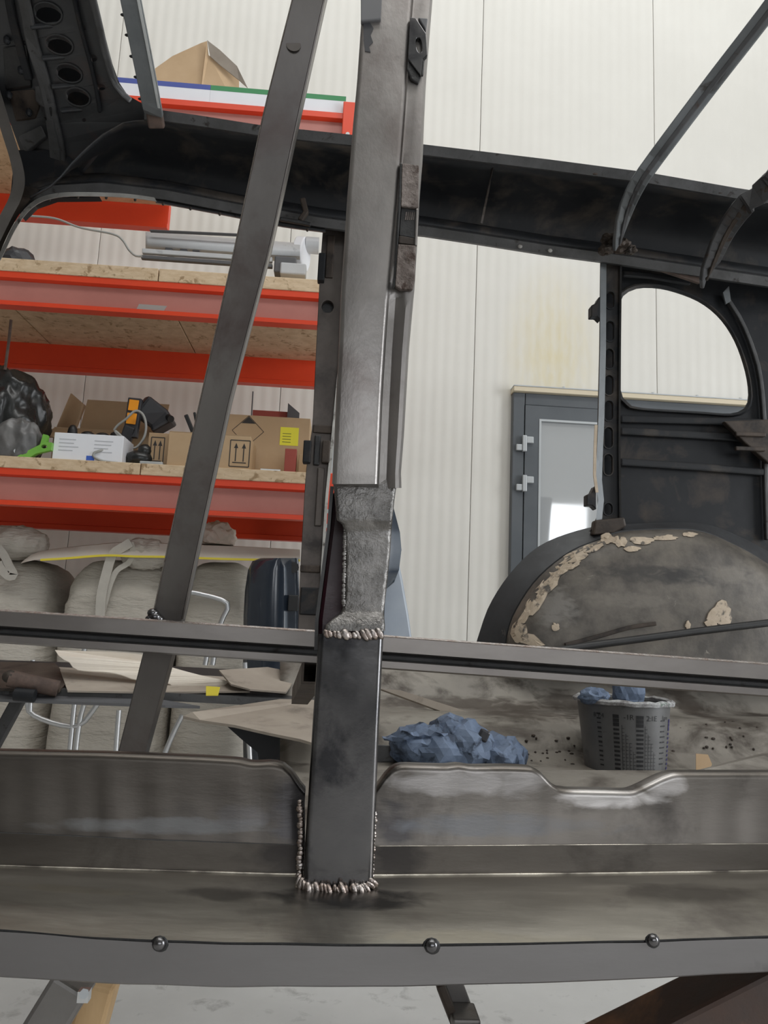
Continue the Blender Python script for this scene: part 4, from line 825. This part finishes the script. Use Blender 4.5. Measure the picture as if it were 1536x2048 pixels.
for k, (pp, wd, mt) in enumerate([([(150, -120), (178, -30), (196, 40), (212, 110), (232, 172), (262, 203)], .016, 'primer_edge'), ([(128, -100), (145, -20), (163, 60), (182, 130), (195, 190), (200, 225)], .010, 'primer'), ([(35, -60), (52, 20), (66, 90), (82, 140), (95, 190), (106, 240), (118, 290), (122, 330)], .03, 'primer_edge'), ([(8, -60), (26, 40), (42, 100), (58, 160)], .02, 'primer')]):
    MB().sweep([ca(p[0], p[1], hy(p)-.008) for p in smoothline(pp, 16)], wd, .012, (0, 1, 0)).build('stiffener', M[mt], hd, bevel=.004)
for pl, mt, off in [([(5, 95), (52, 88), (62, 170), (10, 178)], 'oily', -.006), ([(15, 182), (68, 178), (80, 205), (70, 235), (30, 240)], 'rustdark', -.004), ([(80, 215), (104, 212), (105, 232), (86, 235)], 'oily', -.014), ([(36, 272), (82, 250), (92, 272), (50, 306)], 'primer_edge', -.02), ([(90, 240), (105, 236), (120, 300), (122, 335), (100, 330), (96, 280)], 'primer_edge', -.016), ([(40, 305), (100, 285), (100, 335), (60, 350)], 'primer', 0), ([(68, 172), (95, 168), (104, 205), (86, 214), (70, 200)], 'primer_edge', -.014)]:
    MB().plate([[ca(p[0], p[1], hy(p)+off) for p in pl]], (0, .012, 0)).build('header_bracket', M[mt], hd, bevel=.003)
for px, py in ((14, 80), (42, 140), (18, 190), (58, 225)): MB().ell(ca(px, py, hy((px, py))-.01), (.009, .008, .012), 8, 5).build('bolt_head', M['primer'], hd)
MB().plate([[ca(p[0], p[1], 1.93) for p in ((30, 300), (130, 300), (200, 395), (110, 396), (70, 410), (45, 435), (20, 400))]], (0, .02, 0)).build('corner_plate', M['primer'], car)

# ---- roof bows
def bow(pts, Ys, wd, mat, name, th=.012, n=48):
    sp = smoothline(pts, n); cl = np.r_[0, np.cumsum([math.dist(pts[i], pts[i+1]) for i in range(len(pts)-1)])]; yy = np.interp(np.linspace(0, cl[-1], n), cl, Ys)
    P3 = [ca(p[0], p[1], y) for p, y in zip(sp, yy)]
    o = MB().sweep(P3, wd, th, (0, 1, 0)).build(name, M[mat], car, bevel=.003)
    return o, P3
b1, P3 = bow([(2000, -560), (1640, -120), (1536, 22), (1420, 172), (1305, 325), (1270, 378), (1248, 430), (1234, 490)], [1.0, 1.33, 1.43, 1.54, 1.64, 1.68, 1.75, 1.86], .042, 'bow', 'roof_bow')
MB().sweep([p+Vector((.004, -.009, .0)) for p in P3], .012, .008, (0, 1, 0)).build('bow_rib', M['bowdark'], b1, bevel=.002)
b2_, P3 = bow([(1960, -60), (1640, 260), (1536, 372), (1490, 410), (1450, 465), (1425, 520), (1408, 560)], [1.1, 1.43, 1.56, 1.63, 1.72, 1.80, 1.88], .055, 'bowdark', 'roof_bow')
MB().sweep([p+Vector((.004, -.009, .0)) for p in P3], .014, .008, (0, 1, 0)).build('bow_rib', M['rustdark'], b2_, bevel=.002)
b3, P3 = bow([(180, -420), (246, -90), (262, 0), (278, 80), (292, 150), (304, 212), (308, 228)], [1.25, 1.45, 1.5, 1.56, 1.62, 1.68, 1.70], .044, 'bow', 'roof_bow')
for k in range(3, 47, 3):
    p = P3[k]+Vector((-.024, -.004, .002)); MB().ell(p, (.006, .004, .003), 8, 5).build('upholstery_nail', M['ink'], b3)
MB().sweep([ca(306, 208, 1.69), ca(310, 232, 1.71), ca(314, 256, 1.73)], .038, .02, (0, 1, 0)).build('bow_foot', M['woodend'], b3, bevel=.004)
MB().sweep([p+Vector((.017, -.006, 0)) for p in P3], .006, .006, (0, 1, 0)).build('bow_rim', M['galv'], b3)
for px, py, r in ((1220, 480, .02), (1240, 492, .024), (1212, 500, .016), (1260, 500, .014)):
    blob(ca(px, py, 1.87), (r, .014, r*.55), r*.5, px*.1, .9, 3, 60, ridge=True, jit=.002).build('rust_lump', M['rustdark'], b1)

# ---- far centre post
fl = LY([(430, 648), (520, 641), (700, 632), (850, 625), (940, 612), (1000, 608), (1150, 600), (1260, 596), (1420, 588)]); fr = LY([(430, 693), (560, 688), (700, 681), (850, 667), (1000, 652), (1150, 643), (1260, 640), (1420, 632)])
ys = np.linspace(425, 1420, 40)
out = [(fl(y), y) for y in ys]+[(fr(y), y) for y in reversed(ys)]
fp = MB().plate([[ca(p[0], p[1], 2.0) for p in out], [ca(p[0], p[1], 2.0) for p in ellipse(655, 613, 12, 12.5, 0, 18)]], (0, .025, 0)).build('far_centre_post', M['rustpost'], car, bevel=.004)
MB().plate([[ca(p[0], p[1], 2.02) for p in ellipse(655, 613, 16, 16, 0, 18)]], (0, .01, 0)).build('hole_backing', M['oily'], fp)
MB().loft([[ca(fr(y)-2, y, 1.985), ca(fr(y)+4, y, 1.985), ca(fr(y)+4, y, 2.03), ca(fr(y)-2, y, 2.03)] for y in ys]).build('post_flange', M['lip'], fp)
for (x0, y0, x1, y1, off, mt) in [(636, 505, 650, 560, -.02, 'primer'), (652, 470, 668, 555, -.006, 'rustdark'), (606, 880, 622, 925, -.015, 'primer'), (628, 870, 640, 930, -.01, 'oily'), (644, 880, 660, 925, -.02, 'rustdark'), (632, 935, 646, 1052, -.008, 'rustpost'), (600, 1130, 640, 1145, -.006, 'rustdark'), (626, 850, 664, 866, -.006, 'rustdark'), (600, 1175, 640, 1230, -.006, 'primer')]:
    a, b = ca(x0, (y0+y1)/2, 2.0+off), ca(x1, (y0+y1)/2, 2.0+off); zt, zb = ca((x0+x1)/2, y0, 2.0+off).z, ca((x0+x1)/2, y1, 2.0+off).z
    MB().box((a.x, a.y, zb), (b.x, a.y+.03, zt)).build('post_bracket', M[mt], fp, bevel=.003)

# ---- rear door post with slots, quarter panel, wheel arch
rp_o = [(1203, 508), (1244, 512), (1241, 700), (1240, 830), (1240, 1000), (1244, 1040), (1252, 1058), (1180, 1062), (1198, 1030), (1196, 900), (1201, 700)]
slots = [(1220, 662, 8.5, 20), (1219, 717, 8.5, 20), (1218.5, 770, 8.5, 20), (1218, 821, 8.5, 20), (1217.5, 875, 8.5, 21), (1217, 929, 8.5, 21), (1217, 1018, 8.5, 12), (1221, 600, 8, 17)]
def slot(cx, cy, rx, ry): return [(cx+rx*math.cos(a), cy-(ry-rx)*1 + rx*math.sin(a)) for a in np.linspace(PI, 2*PI, 8)]+[(cx+rx*math.cos(a), cy+(ry-rx)+rx*math.sin(a)) for a in np.linspace(0, PI, 8)]
rp = MB().plate([[ca(p[0], p[1], 1.96) for p in rp_o]]+[[ca(p[0], p[1], 1.96) for p in slot(*s_)] for s_ in slots], (0, .012, 0)).build('rear_door_post', M['primer_rail'], car, bevel=.002)
MB().plate([[ca(p[0], p[1], 2.0) for p in ((1206, 512), (1240, 512), (1238, 1050), (1200, 1050))]], (0, .006, 0)).build('post_backing', M['primer'], rp)
for s_ in slots:
    MB().plate([[ca(p[0], p[1], 1.957) for p in slot(s_[0], s_[1], s_[2]+2, s_[3]+2)], [ca(p[0], p[1], 1.957) for p in slot(*s_)]], (0, .004, 0)).build('slot_flange', M['primer_rail'], rp)
MB().loft([[ca(x, y, 1.95), ca(x+12, y, 1.955), ca(x+12, y, 1.985), ca(x, y, 1.985)] for x, y in ((1201, 512), (1200, 700), (1197, 830), (1194, 900), (1192, 960), (1196, 1000), (1192, 1040))]).build('post_flange', M['bow'], rp)
MB().sweep([ca(1192, 850, 1.945), ca(1190, 900, 1.945), ca(1189, 950, 1.945), ca(1194, 985, 1.945)], .008, .003, (0, 1, 0)).build('paint_strip', M['putty'], rp)
MB().loft([[ca(x, y, 1.95), ca(x+4, y, 1.945), ca(x+4, y, 1.98), ca(x, y, 1.98)] for x, y in ((1240, 515), (1238, 700), (1237, 900), (1239, 1050))]).build('post_flange', M['primer_edge'], rp)
for cx, cy in ((1190, 618), (1181, 997)):
    MB().plate([[ca(p[0], p[1], 1.95) for p in ((cx-7, cy-8), (cx+2, cy-12), (cx+8, cy-24), (cx+12, cy-26), (cx+12, cy+22), (cx+4, cy+14), (cx-7, cy+14))]], (0, .03, 0)).build('hinge_stub', M['primer'], rp, bevel=.003)
MB().plate([[ca(p[0], p[1], 1.94) for p in ((1190, 1040), (1250, 1034), (1254, 1052), (1230, 1066), (1186, 1070))]], (0, .03, 0)).build('post_foot', M['rustdark'], rp, bevel=.005)
win = smoothline([(1240, 605), (1250, 588), (1275, 576), (1310, 575), (1350, 583), (1400, 603), (1440, 635), (1470, 680), (1490, 735), (1498, 780), (1495, 808), (1480, 822), (1455, 827), (1400, 823), (1280, 815), (1256, 805), (1243, 787), (1239, 740), (1239, 660), (1240, 605)], 56)[:-1]
qo = [(1236, 505), (1330, 520), (1420, 545), (1536, 562), (1800, 600), (1800, 1300), (1000, 1300), (1010, 1230), (1060, 1140), (1130, 1085), (1190, 1062), (1236, 1055)]
QY = 2.02
qp = MB().plate([[ca(p[0], p[1], QY) for p in qo], [ca(p[0], p[1], QY) for p in win]], (0, .006, 0)).build('quarter_panel', M['primer'], car)
cxw, cyw = 1365, 705
def scl(p, k): return (cxw+(p[0]-cxw)*k, cyw+(p[1]-cyw)*k)
MB().loft([[ca(*p, QY+.02), ca(*p, QY-.012), ca(*scl(p, 1.035), QY-.016), ca(*scl(p, 1.06), QY-.002)] for p in win+[win[0]]], False).build('window_flange', M['primer_rail'], qp, smooth=50)
MB().sweep([ca(p[0], p[1], QY-.012) for p in smoothline([(1448, 590), (1480, 640), (1505, 700), (1520, 760), (1528, 860), (1530, 960), (1534, 1080)], 20)], .012, .016, (0, 1, 0)).build('corner_rib', M['primer_edge'], qp, bevel=.003)
for y0, y1, mt in ((862, 880, 'primer_rail'), (924, 945, 'primer_rail'), (838, 846, 'primer')): MB().sweep([ca(1240, y0, QY-.012), ca(1400, (y0+y1)/2, QY-.012), ca(1536, y1, QY-.012)], .022, .012, (0, 1, 0)).build('pressed_rib', M[mt], qp, bevel=.005)
g = MB().plate([[ca(p[0], p[1], QY-.05) for p in ((1448, 842), (1540, 838), (1560, 930), (1536, 925), (1490, 885))]], (0, .02, 0)).build('corner_bracket', M['rustdark'], qp, bevel=.004)
for y in (868, 897): MB().sweep([ca(1470, y, QY-.055), ca(1530, y+2, QY-.055)], .012, .012, (0, 1, 0)).build('bracket_rib', M['rustdark'], g, bevel=.003)
MB().sweep([ca(1250, 515, 1.94), ca(1310, 530, 1.94), ca(1400, 560, 1.95)], .026, .012, (0, 1, 0)).build('wood_fillet', M['woodend'], qp, bevel=.003)
MB().sweep([ca(1245, 548, 1.99), ca(1300, 552, 1.99), ca(1380, 566, 1.99)], .018, .012, (0, 1, 0)).build('window_header', M['primer_rail'], qp, bevel=.004)
MB().plate([[ca(p[0], p[1], 1.98) for p in ((1446, 585), (1458, 572), (1462, 602), (1452, 608))]], (0, .006, 0)).build('small_tab', M['bow'], qp)
for y0 in (585, 600, 615): pass
# wheel arch: rim flange, rounded shoulder, face
A_out = smoothline([(955, 1300), (962, 1275), (985, 1212), (1030, 1145), (1090, 1092), (1180, 1060), (1260, 1052), (1400, 1050), (1480, 1075), (1560, 1118), (1650, 1180), (1740, 1300)], 50)
A_in = smoothline([(1010, 1330), (1014, 1275), (1030, 1225), (1075, 1158), (1140, 1105), (1205, 1078), (1260, 1062), (1390, 1061), (1470, 1090), (1536, 1128), (1620, 1190), (1700, 1330)], 50)
mid = (1340, 1330)
def tow(p, k): return (p[0]+(mid[0]-p[0])*k, p[1]+(mid[1]-p[1])*k)
arch = MB().loft([[ca(*p, 2.0), ca(*q, 1.94), ca(*q, 1.90), ca(*tow(q, .04), 1.86), ca(*tow(q, .09), 1.845), ca(*tow(q, .2), 1.83), ca(*tow(q, .5), 1.82), ca(*tow(q, .85), 1.82), ca(*tow(q, 1.0), 1.82)] for p, q in zip(A_out, A_in)], False).build('wheel_arch', M['arch'], car, smooth=45)
MB().loft([[ca(p[0]-5, p[1]-4, 2.0), ca(*p, 1.99), ca(q[0]-2, q[1]-2, 1.935), ca(q[0], q[1]+2, 1.935), ca(p[0]+3, p[1]+6, 2.0)] for p, q in zip(A_out, A_in)], True, False).build('arch_rim', M['archrim'], arch, smooth=45)
# flaking tan paint patches (lie on the arch face)
def archY(px, py):
    best = 1.82
    c = Vector((px-mid[0], py-mid[1])); k = None
    for q in A_in:
        d = Vector((q[0]-mid[0], q[1]-mid[1]))
        if d.length and c.normalized().dot(d.normalized()) > .999: k = 1-c.length/d.length
    if k is None: return best
    return float(np.interp(k, [0, .04, .09, .2, .5], [1.90, 1.86, 1.845, 1.83, 1.82]))
random.seed(5)
def flake(cx, cy, rx, ry, rot=0, n=18, mt='putty', par=None):
    pts = []
    for i in range(n):
        a = 2*PI*i/n; k = 1+.55*noise.noise(Vector((cx*.1+math.cos(a)*1.6, cy*.1+math.sin(a)*1.6, 2)))
        x, y = rx*k*math.cos(a), ry*k*math.sin(a); pts.append((cx+x*math.cos(rot)-y*math.sin(rot), cy+x*math.sin(rot)+y*math.cos(rot)))
    m = MB(); ctr = ca(cx, cy, archY(cx, cy)-.0035)
    ring = [ca(p[0], p[1], archY(*p)-.003) for p in pts]; rin = [ca(cx+(p[0]-cx)*.55, cy+(p[1]-cy)*.55, archY(cx+(p[0]-cx)*.55, cy+(p[1]-cy)*.55)-.0035) for p in pts]
    back = [p+Vector((0, .004, 0)) for p in ring]
    m.add([ctr]+rin+ring+back, [(0, 1+i, 1+(i+1) % n) for i in range(n)]+[(1+i, 1+n+i, 1+n+(i+1) % n, 1+(i+1) % n) for i in range(n)]+[(1+n+i, 1+2*n+i, 1+2*n+(i+1) % n, 1+n+(i+1) % n) for i in range(n)])
    return m.build('paint_flake', M[mt], par or arch)
for a in [(1038, 1262, 14, 22, .2), (1058, 1280, 26, 10, .3), (1075, 1205, 10, 30, .55), (1052, 1225, 8, 26, .45), (1095, 1170, 12, 34, .8), (1120, 1140, 10, 30, .95), (1150, 1112, 10, 34, 1.15), (1185, 1095, 9, 22, 1.3), (1240, 1082, 16, 11, 0), (1285, 1080, 24, 8, .1), (1265, 1098, 16, 6, 0), (1330, 1075, 26, 5, 0), (1215, 1078, 14, 10, 0), (1442, 1232, 22, 28, .2), (1425, 1250, 14, 12, 0), (1112, 1254, 8, 8, 0), (1380, 1068, 14, 5, 0), (1082, 1190, 5, 12, .5), (1150, 1130, 14, 4, -.6), (1376, 1250, 5, 8, 0)]:
    flake(*a)
flake(1438, 1252, 7, 9, 0, mt='rustdark')
# raised weld seam across the arch
MB().sweep([ca(p[0], p[1], 1.815) for p in smoothline([(1130, 1290), (1200, 1272), (1260, 1255), (1312, 1247)], 14)], .010, .008, (0, 1, 0)).build('arch_seam', M['rustdark'], arch, bevel=.002)
# handbrake cable / rod across the arch
rod = smoothline([(1050, 1312), (1160, 1294), (1280, 1278), (1400, 1262), (1536, 1246), (1800, 1215)], 20)
MB().sweep([ca(p[0], p[1], 1.72) for p in rod], .009, .008, (0, 1, 0), r=8).build('black_rod', M['black'], car, smooth=60)

# ---- floor pan and far sill
rows = [(1290, 2.01), (1318, 1.99), (1334, 1.97), (1350, 1.93), (1362, 1.90), (1384, 1.87), (1398, 1.86), (1424, 1.80), (1433, 1.70), (1440, 1.66), (1462, 1.615), (1498, 1.585), (1530, 1.52), (1575, 1.32), (1640, 1.09), (1720, .90)]
secs = []
for x in np.linspace(560, 1800, 60):
    s_ = []
    for k, (y, Y) in enumerate(rows):
        dy = 5*noise.noise(Vector((x*.006, k*.35, 4)))*(k > 1)
        if 2 <= k <= 6: dy += (18 if x > 1150 else 0)*min(1, max(0, (x-1150)/150)) + (-14*max(0, 1-abs(x-1240)/160) if k in (5, 6) else 0)
        yy = y+dy+(x-1100)*.02
        s_.append(ca(x, yy, Y))
    secs.append(s_)
pan = MB().loft(secs, False).build('floor_pan', M['pan'], car, smooth=60, solid=.003)
# far sill on the left with sheets lying on it
sb = [(-300, 1372), (0, 1386), (300, 1396), (600, 1412), (760, 1420)]; sl2 = LY(sb)
MB().loft([[ca(x, sl2(x)-44, 2.12), ca(x, sl2(x)-12, 1.78), ca(x, sl2(x)+4, 1.78), ca(x, sl2(x)+2, 2.12)] for x in np.linspace(-300, 700, 20)]).build('far_sill', M['primer_edge'], car, smooth=30)
MB().loft([[ca(x, sl2(x)-66, 2.14), ca(x, sl2(x)-50, 2.10), ca(x, sl2(x)-48, 2.14)] for x in np.linspace(-300, 700, 20)]).build('far_sill_tube', M['black'], car)
MB().sweep([ca(560, 1330, 1.98), ca(770, 1340, 1.98), ca(900, 1345, 1.97), ca(985, 1352, 1.95)], .012, .012, (0, 0, 1), r=8).build('rubber_seal', M['black'], car, smooth=60)
MB().plate([[ca(p[0], p[1], 1.77) for p in ((762, 1378), (800, 1380), (975, 1436), (920, 1436))]], (0, .006, -.004)).build('flat_strap', M['cardgrey'], car)
MB().plate([[ca(p[0], p[1], 1.5) for p in ((740, 1488), (812, 1492), (836, 1520), (740, 1532))]], (0, .05, -.01)).build('cross_member_end', M['primer_edge'], car, bevel=.006)
MB().sweep([ca(40, 1395, 1.9), ca(10, 1450, 1.9), ca(-40, 1540, 1.9)], .03, .02, (0, 1, 0)).build('floor_strut', M['primer_edge'], car, bevel=.003)

MB().plate([[ca(p[0], p[1], 1.62) for p in ((440, 1440), (660, 1440), (660, 1600), (530, 1600), (515, 1505), (480, 1476))]], (0, .02, 0)).build('sheet_shade_plate', M['primer'], car)  # dark plate in place of the shadow cast below the cardboard sheet
# ---- sheets and scraps lying on the far sill
def sheet(name, label, poly, Ys, mat, th=.004, cat='cardboard', par=None, wave=0.0):
    pts = [ca(p[0], p[1], y) for p, y in zip(poly, Ys)]
    o = MB().plate([pts], (0, .001, -th)).build(name, M[mat])
    return tag(o, label, cat)
sheet('cardboard_sheet', 'greyed cardboard sheet sagging off the far sill with dark shadow below', [(385, 1424), (560, 1398), (640, 1400), (640, 1490), (600, 1478), (540, 1466), (470, 1450), (400, 1440), (366, 1432)], [1.5, 1.76, 1.76, 1.36, 1.38, 1.40, 1.44, 1.48, 1.5], 'cardgrey', .005)
sheet('cardboard_sheet', 'grey brown cardboard sheet under the torn cream paper', [(118, 1334), (260, 1344), (480, 1355), (500, 1382), (300, 1384), (135, 1381)], [1.95, 2.0, 2.0, 1.80, 1.78, 1.76], 'cardgrey', .004)
sheet('cardboard_sheet', 'pale brown cardboard piece propped beside the hollow tube', [(438, 1340), (470, 1338), (535, 1334), (598, 1346), (572, 1384), (500, 1378), (462, 1368)], [1.9, 1.95, 1.98, 1.98, 1.8, 1.78, 1.8], 'cardgrey', .004)
sheet('torn_paper', 'torn cream paper with ragged lower edge on the far sill', smoothline([(110, 1300), (160, 1302), (230, 1304), (300, 1312), (330, 1330), (400, 1350), (455, 1362), (450, 1370), (415, 1372), (350, 1374), (335, 1366), (268, 1358), (245, 1350), (215, 1344), (180, 1342), (150, 1338), (140, 1325), (122, 1316), (110, 1302)], 60)[:-1], [1.92-.0014*max(0, p) for p in np.linspace(0, 60, 59)], 'paper', .002, 'paper')
sheet('yellow_tape', 'yellow tape piece under the torn cream paper edge', [(412, 1372), (440, 1374), (436, 1390), (412, 1390)], [1.74]*4, 'yellow', .002, 'tape')
sheet('dark_board', 'dark thin board lying on the left of the far sill', [(-60, 1322), (110, 1326), (140, 1360), (118, 1380), (-60, 1374)], [1.98, 1.98, 1.85, 1.76, 1.76], 'rustdark', .006, 'board')
hm = thing('old_hammer', 'old hammer with round dark head lying on the far sill', 'hammer', ca(25, 1385, 1.76))
MB().sweep([ca(18, 1356, 1.74), ca(60, 1366, 1.75), ca(116, 1378, 1.76)], .018, .018, (0, 0, 1), r=8).build('handle', M['woodend'], hm, smooth=60)
MB().ell(ca(20, 1353, 1.74), (.016, .016, .014), 12, 8).build('head', M['rustdark'], hm, smooth=180)
MB().cyl(ca(30, 1388, 1.73), ca(70, 1392, 1.73), .014).build('claw', M['primer'], hm, smooth=40)
# long dark tray between sheets
sheet('dark_tray', 'dark flat tray along the lower edge of the far sill', [(-60, 1386), (120, 1392), (330, 1400), (400, 1412), (330, 1410), (-60, 1396)], [1.77, 1.77, 1.77, 1.77, 1.74, 1.74], 'greydark', .006, 'tray')

# ---- blue wipes, mixing cup, cardboard tag on the floor pan
bc = thing('blue_wipe', 'crumpled blue shop wipes lying on the floor pan behind the sill', 'cloth', ca(900, 1530, 1.5))
random.seed(3)
for i, (px, py, rx, rz) in enumerate([(880, 1500, .055, .034), (930, 1492, .045, .04), (840, 1490, .05, .03), (985, 1505, .045, .028), (900, 1470, .03, .03), (1010, 1510, .025, .025), (910, 1512, .06, .03)]):
    c = ca(px, py, 1.49+.006*i)
    blob(c, (rx, .05, rz), .020, 30+i, 1.0, 3, 24, (1, 1, .6), ridge=True, jit=.0035).build('wipe_fold', M['bluepaper'], bc)
fl_ = smoothline([(764, 1473), (800, 1464), (860, 1461), (900, 1468)], 14); fb = smoothline([(768, 1480), (802, 1484), (850, 1482), (900, 1490)], 14)
MB().loft([[ca(p[0], p[1]+3*math.sin(i*1.3), 1.46+.02*math.sin(i)), ca((p[0]+q[0])/2, (p[1]+q[1])/2+2*math.sin(i*2.1), 1.45), ca(q[0], q[1], 1.46)] for i, (p, q) in enumerate(zip(fl_, fb))], False).build('wipe_corner', M['bluepaper'], bc, solid=.001)
MB().sweep([ca(962, 1482, 1.45), ca(972, 1460, 1.45)], .02, .012, (0, 1, 0)).build('wipe_twist', M['darkplastic'], bc, bevel=.004)

cup = thing('mixing_cup', 'grey smeared paint mixing cup with printed scales and blue wipes inside', 'cup', ca(1250, 1546, 1.5))
ct0, cb0 = ca(1246, 1402, 1.5), ca(1250, 1541, 1.5)
rt_ = (ca(1331, 1402, 1.5)-ca(1161, 1402, 1.5)).length/2; rb0 = rt_*.86
def ring(c, r, n=40): return [Vector((c.x+r*math.cos(2*PI*k/n), c.y+r*math.sin(2*PI*k/n), c.z)) for k in range(n)]
up = Vector((0, 0, 1)); cen = lambda u: cb0.lerp(ct0, u); rad = lambda u: rb0+(rt_-rb0)*u
body = MB().loft([ring(cen(0), rad(0)), ring(cen(1), rad(1)), ring(cen(1), rad(1)-.002), ring(cen(0)+up*.003, rad(0)-.002)], True, False)
body.add(ring(cen(0), rad(0)), [tuple(range(40))]); body = body.build('cup_body', M['cup'], cup, smooth=40)
m = MB(); random.seed(9); secs = []
for k in range(41):
    a = 2*PI*k/40; j = .0025*noise.noise(Vector((math.cos(a)*4, math.sin(a)*4, 1))); rr = rt_+.003
    secs.append([Vector((ct0.x+(rr+dx)*math.cos(a), ct0.y+(rr+dx)*math.sin(a), ct0.z+dz+j)) for dx, dz in ((.005, -.002), (.006, .004), (0, .008+j), (-.006, .005), (-.005, -.001))])
MB().loft(secs, True, False).build('cup_rim', M['rim'], cup, smooth=40)
def onc(a, u, d=.0006): c = cen(u); r = rad(u)+d; return Vector((c.x+r*math.sin(a), c.y-r*math.cos(a), c.z))
def bar(m, a0, a1, u0, u1):
    n = 3; A = [onc(a0+(a1-a0)*k/n, u0) for k in range(n+1)]; B = [onc(a0+(a1-a0)*k/n, u1) for k in range(n+1)]
    m.add(A+B, [(k, k+1, n+2+k, n+1+k) for k in range(n)])
for a0, wd, ink in ((-.53, .13, 'ink'), (-.02, .16, 'ink'), (.95, .13, 'inkblue'), (-.92, .1, 'ink'), (.62, .18, 'ink')):
    m = MB(); u = .86 if a0 < .5 else .8
    if a0 == .62:
        for k in range(9): bar(m, a0-wd/2, a0+wd/2-.05*random.random(), u-.018, u); u -= .075
    elif a0 == -.92:
        for k in range(12): bar(m, a0-wd/2, a0+wd/2, u-.028*random.uniform(.5, 1.2), u); u -= .065
    else:
        k = 0
        while u > .12: h_ = .05 if k < 3 else .03; bar(m, a0-wd/2, a0+wd/2, u-h_, u); u -= h_+(.006 if k < 2 else .03); k += 1
    m.build('scale_bars', M[ink], body)
    if ink == 'ink' and wd > .12 and a0 < .5:
        m = MB()
        for j, t in enumerate((.12, .2, .28, .36)):
            top = .72-.12*j; bar(m, a0+t-.004, a0+t+.004, .1, top)
            for z in np.arange(.12, top, .05): bar(m, a0+t, a0+t+.05, z, z+.006)
        m.build('scale_lines', M['ink'], body)
def text_on_cup(txt, a0, u0, size):
    cu = bpy.data.curves.new('t', 'FONT'); cu.body = txt; cu.size = 1.0; ob = bpy.data.objects.new('t', cu); COL.objects.link(ob)
    bpy.context.view_layer.update(); me = bpy.data.meshes.new_from_object(ob); m = MB()
    H = (ct0-cb0).length
    m.add([onc(a0+v.co.x*size/rt_, u0+v.co.y*size/H, .0008) for v in me.vertices], [tuple(p.vertices) for p in me.polygons])
    bpy.data.objects.remove(ob); bpy.data.curves.remove(cu); bpy.data.meshes.remove(me)
    return m.build('scale_text', M['ink'], body)
text_on_cup('8 1:4', -1.05, .80, .012); text_on_cup('-1R', -.37, .80, .014); text_on_cup('2:1E', .13, .79, .014); text_on_cup('1cm', .56, .80, .012)
cl = blob(ca(1258, 1385, 1.5), (.030, .02, .034), .004, 41, .8, 3, 40, ridge=True, jit=.0015).build('blue_wipe_in_cup', M['bluepaper']); tag(cl, 'blue wipe standing up out of the mixing cup', 'cloth')
cl = blob(ca(1188, 1392, 1.46), (.026, .016, .012), .008, 44, 1, 3, 50, ridge=True, jit=.002).build('blue_wipe_in_cup', M['bluepaper']); tag(cl, 'pale blue wipe crumpled on the mixing cup rim', 'cloth')
sheet('cardboard_scrap', 'small torn tan cardboard scrap on the floor pan by the gusset', [(1392, 1507), (1416, 1509), (1424, 1528), (1418, 1540), (1392, 1540)], [1.35]*5, 'card', .002)
random.seed(21)
for i in range(46):      # rust flakes on the pan
    px, py = random.choice([(random.gauss(1110, 45), random.gauss(1505, 18)), (random.gauss(1440, 40), random.gauss(1480, 25))])
    if py > 1535: continue
    Y = float(np.interp(py, [r[0]+(px-1100)*.02 for r in rows], [r[1] for r in rows]))
    MB().ell(ca(px, py, Y-.004), (random.uniform(.002, .005), .003, random.uniform(.0015, .0035)), 6, 4).build('rust_flake', M['rustdark'], pan)

# ------------------------------------------------------------------ supports under the sill
def leg(pts, wd, th, mat, par, name='leg'):
    return MB().sweep(pts, wd, th, (0, 1, 0)).build(name, M[mat], par, bevel=.003)
s1 = thing('sill_stand', 'dark square steel prop with a bolt and wood block under the sill', 'stand', (ca(150, 1975, .62).x, .66, 0))
p = ca(152, 1955, .64); q = ca(95, 2048, .64); d = (q-p); e_ = p+d*((p.z)/(p.z-q.z)); e_.z = 0
leg([p, q, e_], .030, .03, 'legsteel', s1)
p2 = ca(206, 1958, .70); q2 = ca(178, 2060, .70); e2 = p2+(q2-p2)*(p2.z/(p2.z-q2.z)); leg([p2, e2], .026, .03, 'wood', s1, 'wood_block')
MB().cyl(ca(168, 1988, .622), ca(168, 1988, .612), .0036, n=6).build('bolt', M['hinge'], s1)
MB().box(ca(160, 1996, .626), ca(180, 1980, .621)+Vector((0,-.003,0))).build('washer', M['cage'], s1)
s2 = thing('sill_stand', 'bare angle iron prop under the middle of the sill', 'stand', (ca(890, 1975, .68).x, .7, 0))
p = ca(876, 1955, .68); q = ca(912, 2048, .68); e_ = p+(q-p)*(p.z/(p.z-q.z))
leg([p, e_], .008, .03, 'rustdark', s2, 'angle_side')
p = ca(900, 1955, .685); q = ca(935, 2048, .685); e_ = p+(q-p)*(p.z/(p.z-q.z)); leg([p, e_], .018, .004, 'legsteel', s2, 'angle_face')
MB().box(*pxbox(905, 2040, 962, 2062, .66, .03)).build('angle_collar', M['legsteel'], s2, bevel=.002)
s3 = thing('trestle_beam', 'thick rusty steel beam sloping up under the sill corner', 'stand', (ca(1500, 2040, .75).x, .75, 0))
p, q = ca(1610, 1975, .62), ca(1240, 2165, .62)
ax = (p-q).normalized(); e_ = q-ax*((q.z)/ax.z if ax.z > 1e-3 else 0)
MB().sweep([p+ax*.3, q, q-ax*.25], .075, .05, (0, 1, 0)).build('beam', M['rustbeam'], s3, bevel=.004)
MB().box((q.x-.03, q.y, 0), (q.x+.01, q.y+.05, q.z)).build('post', M['rustbeam'], s3, bevel=.004)
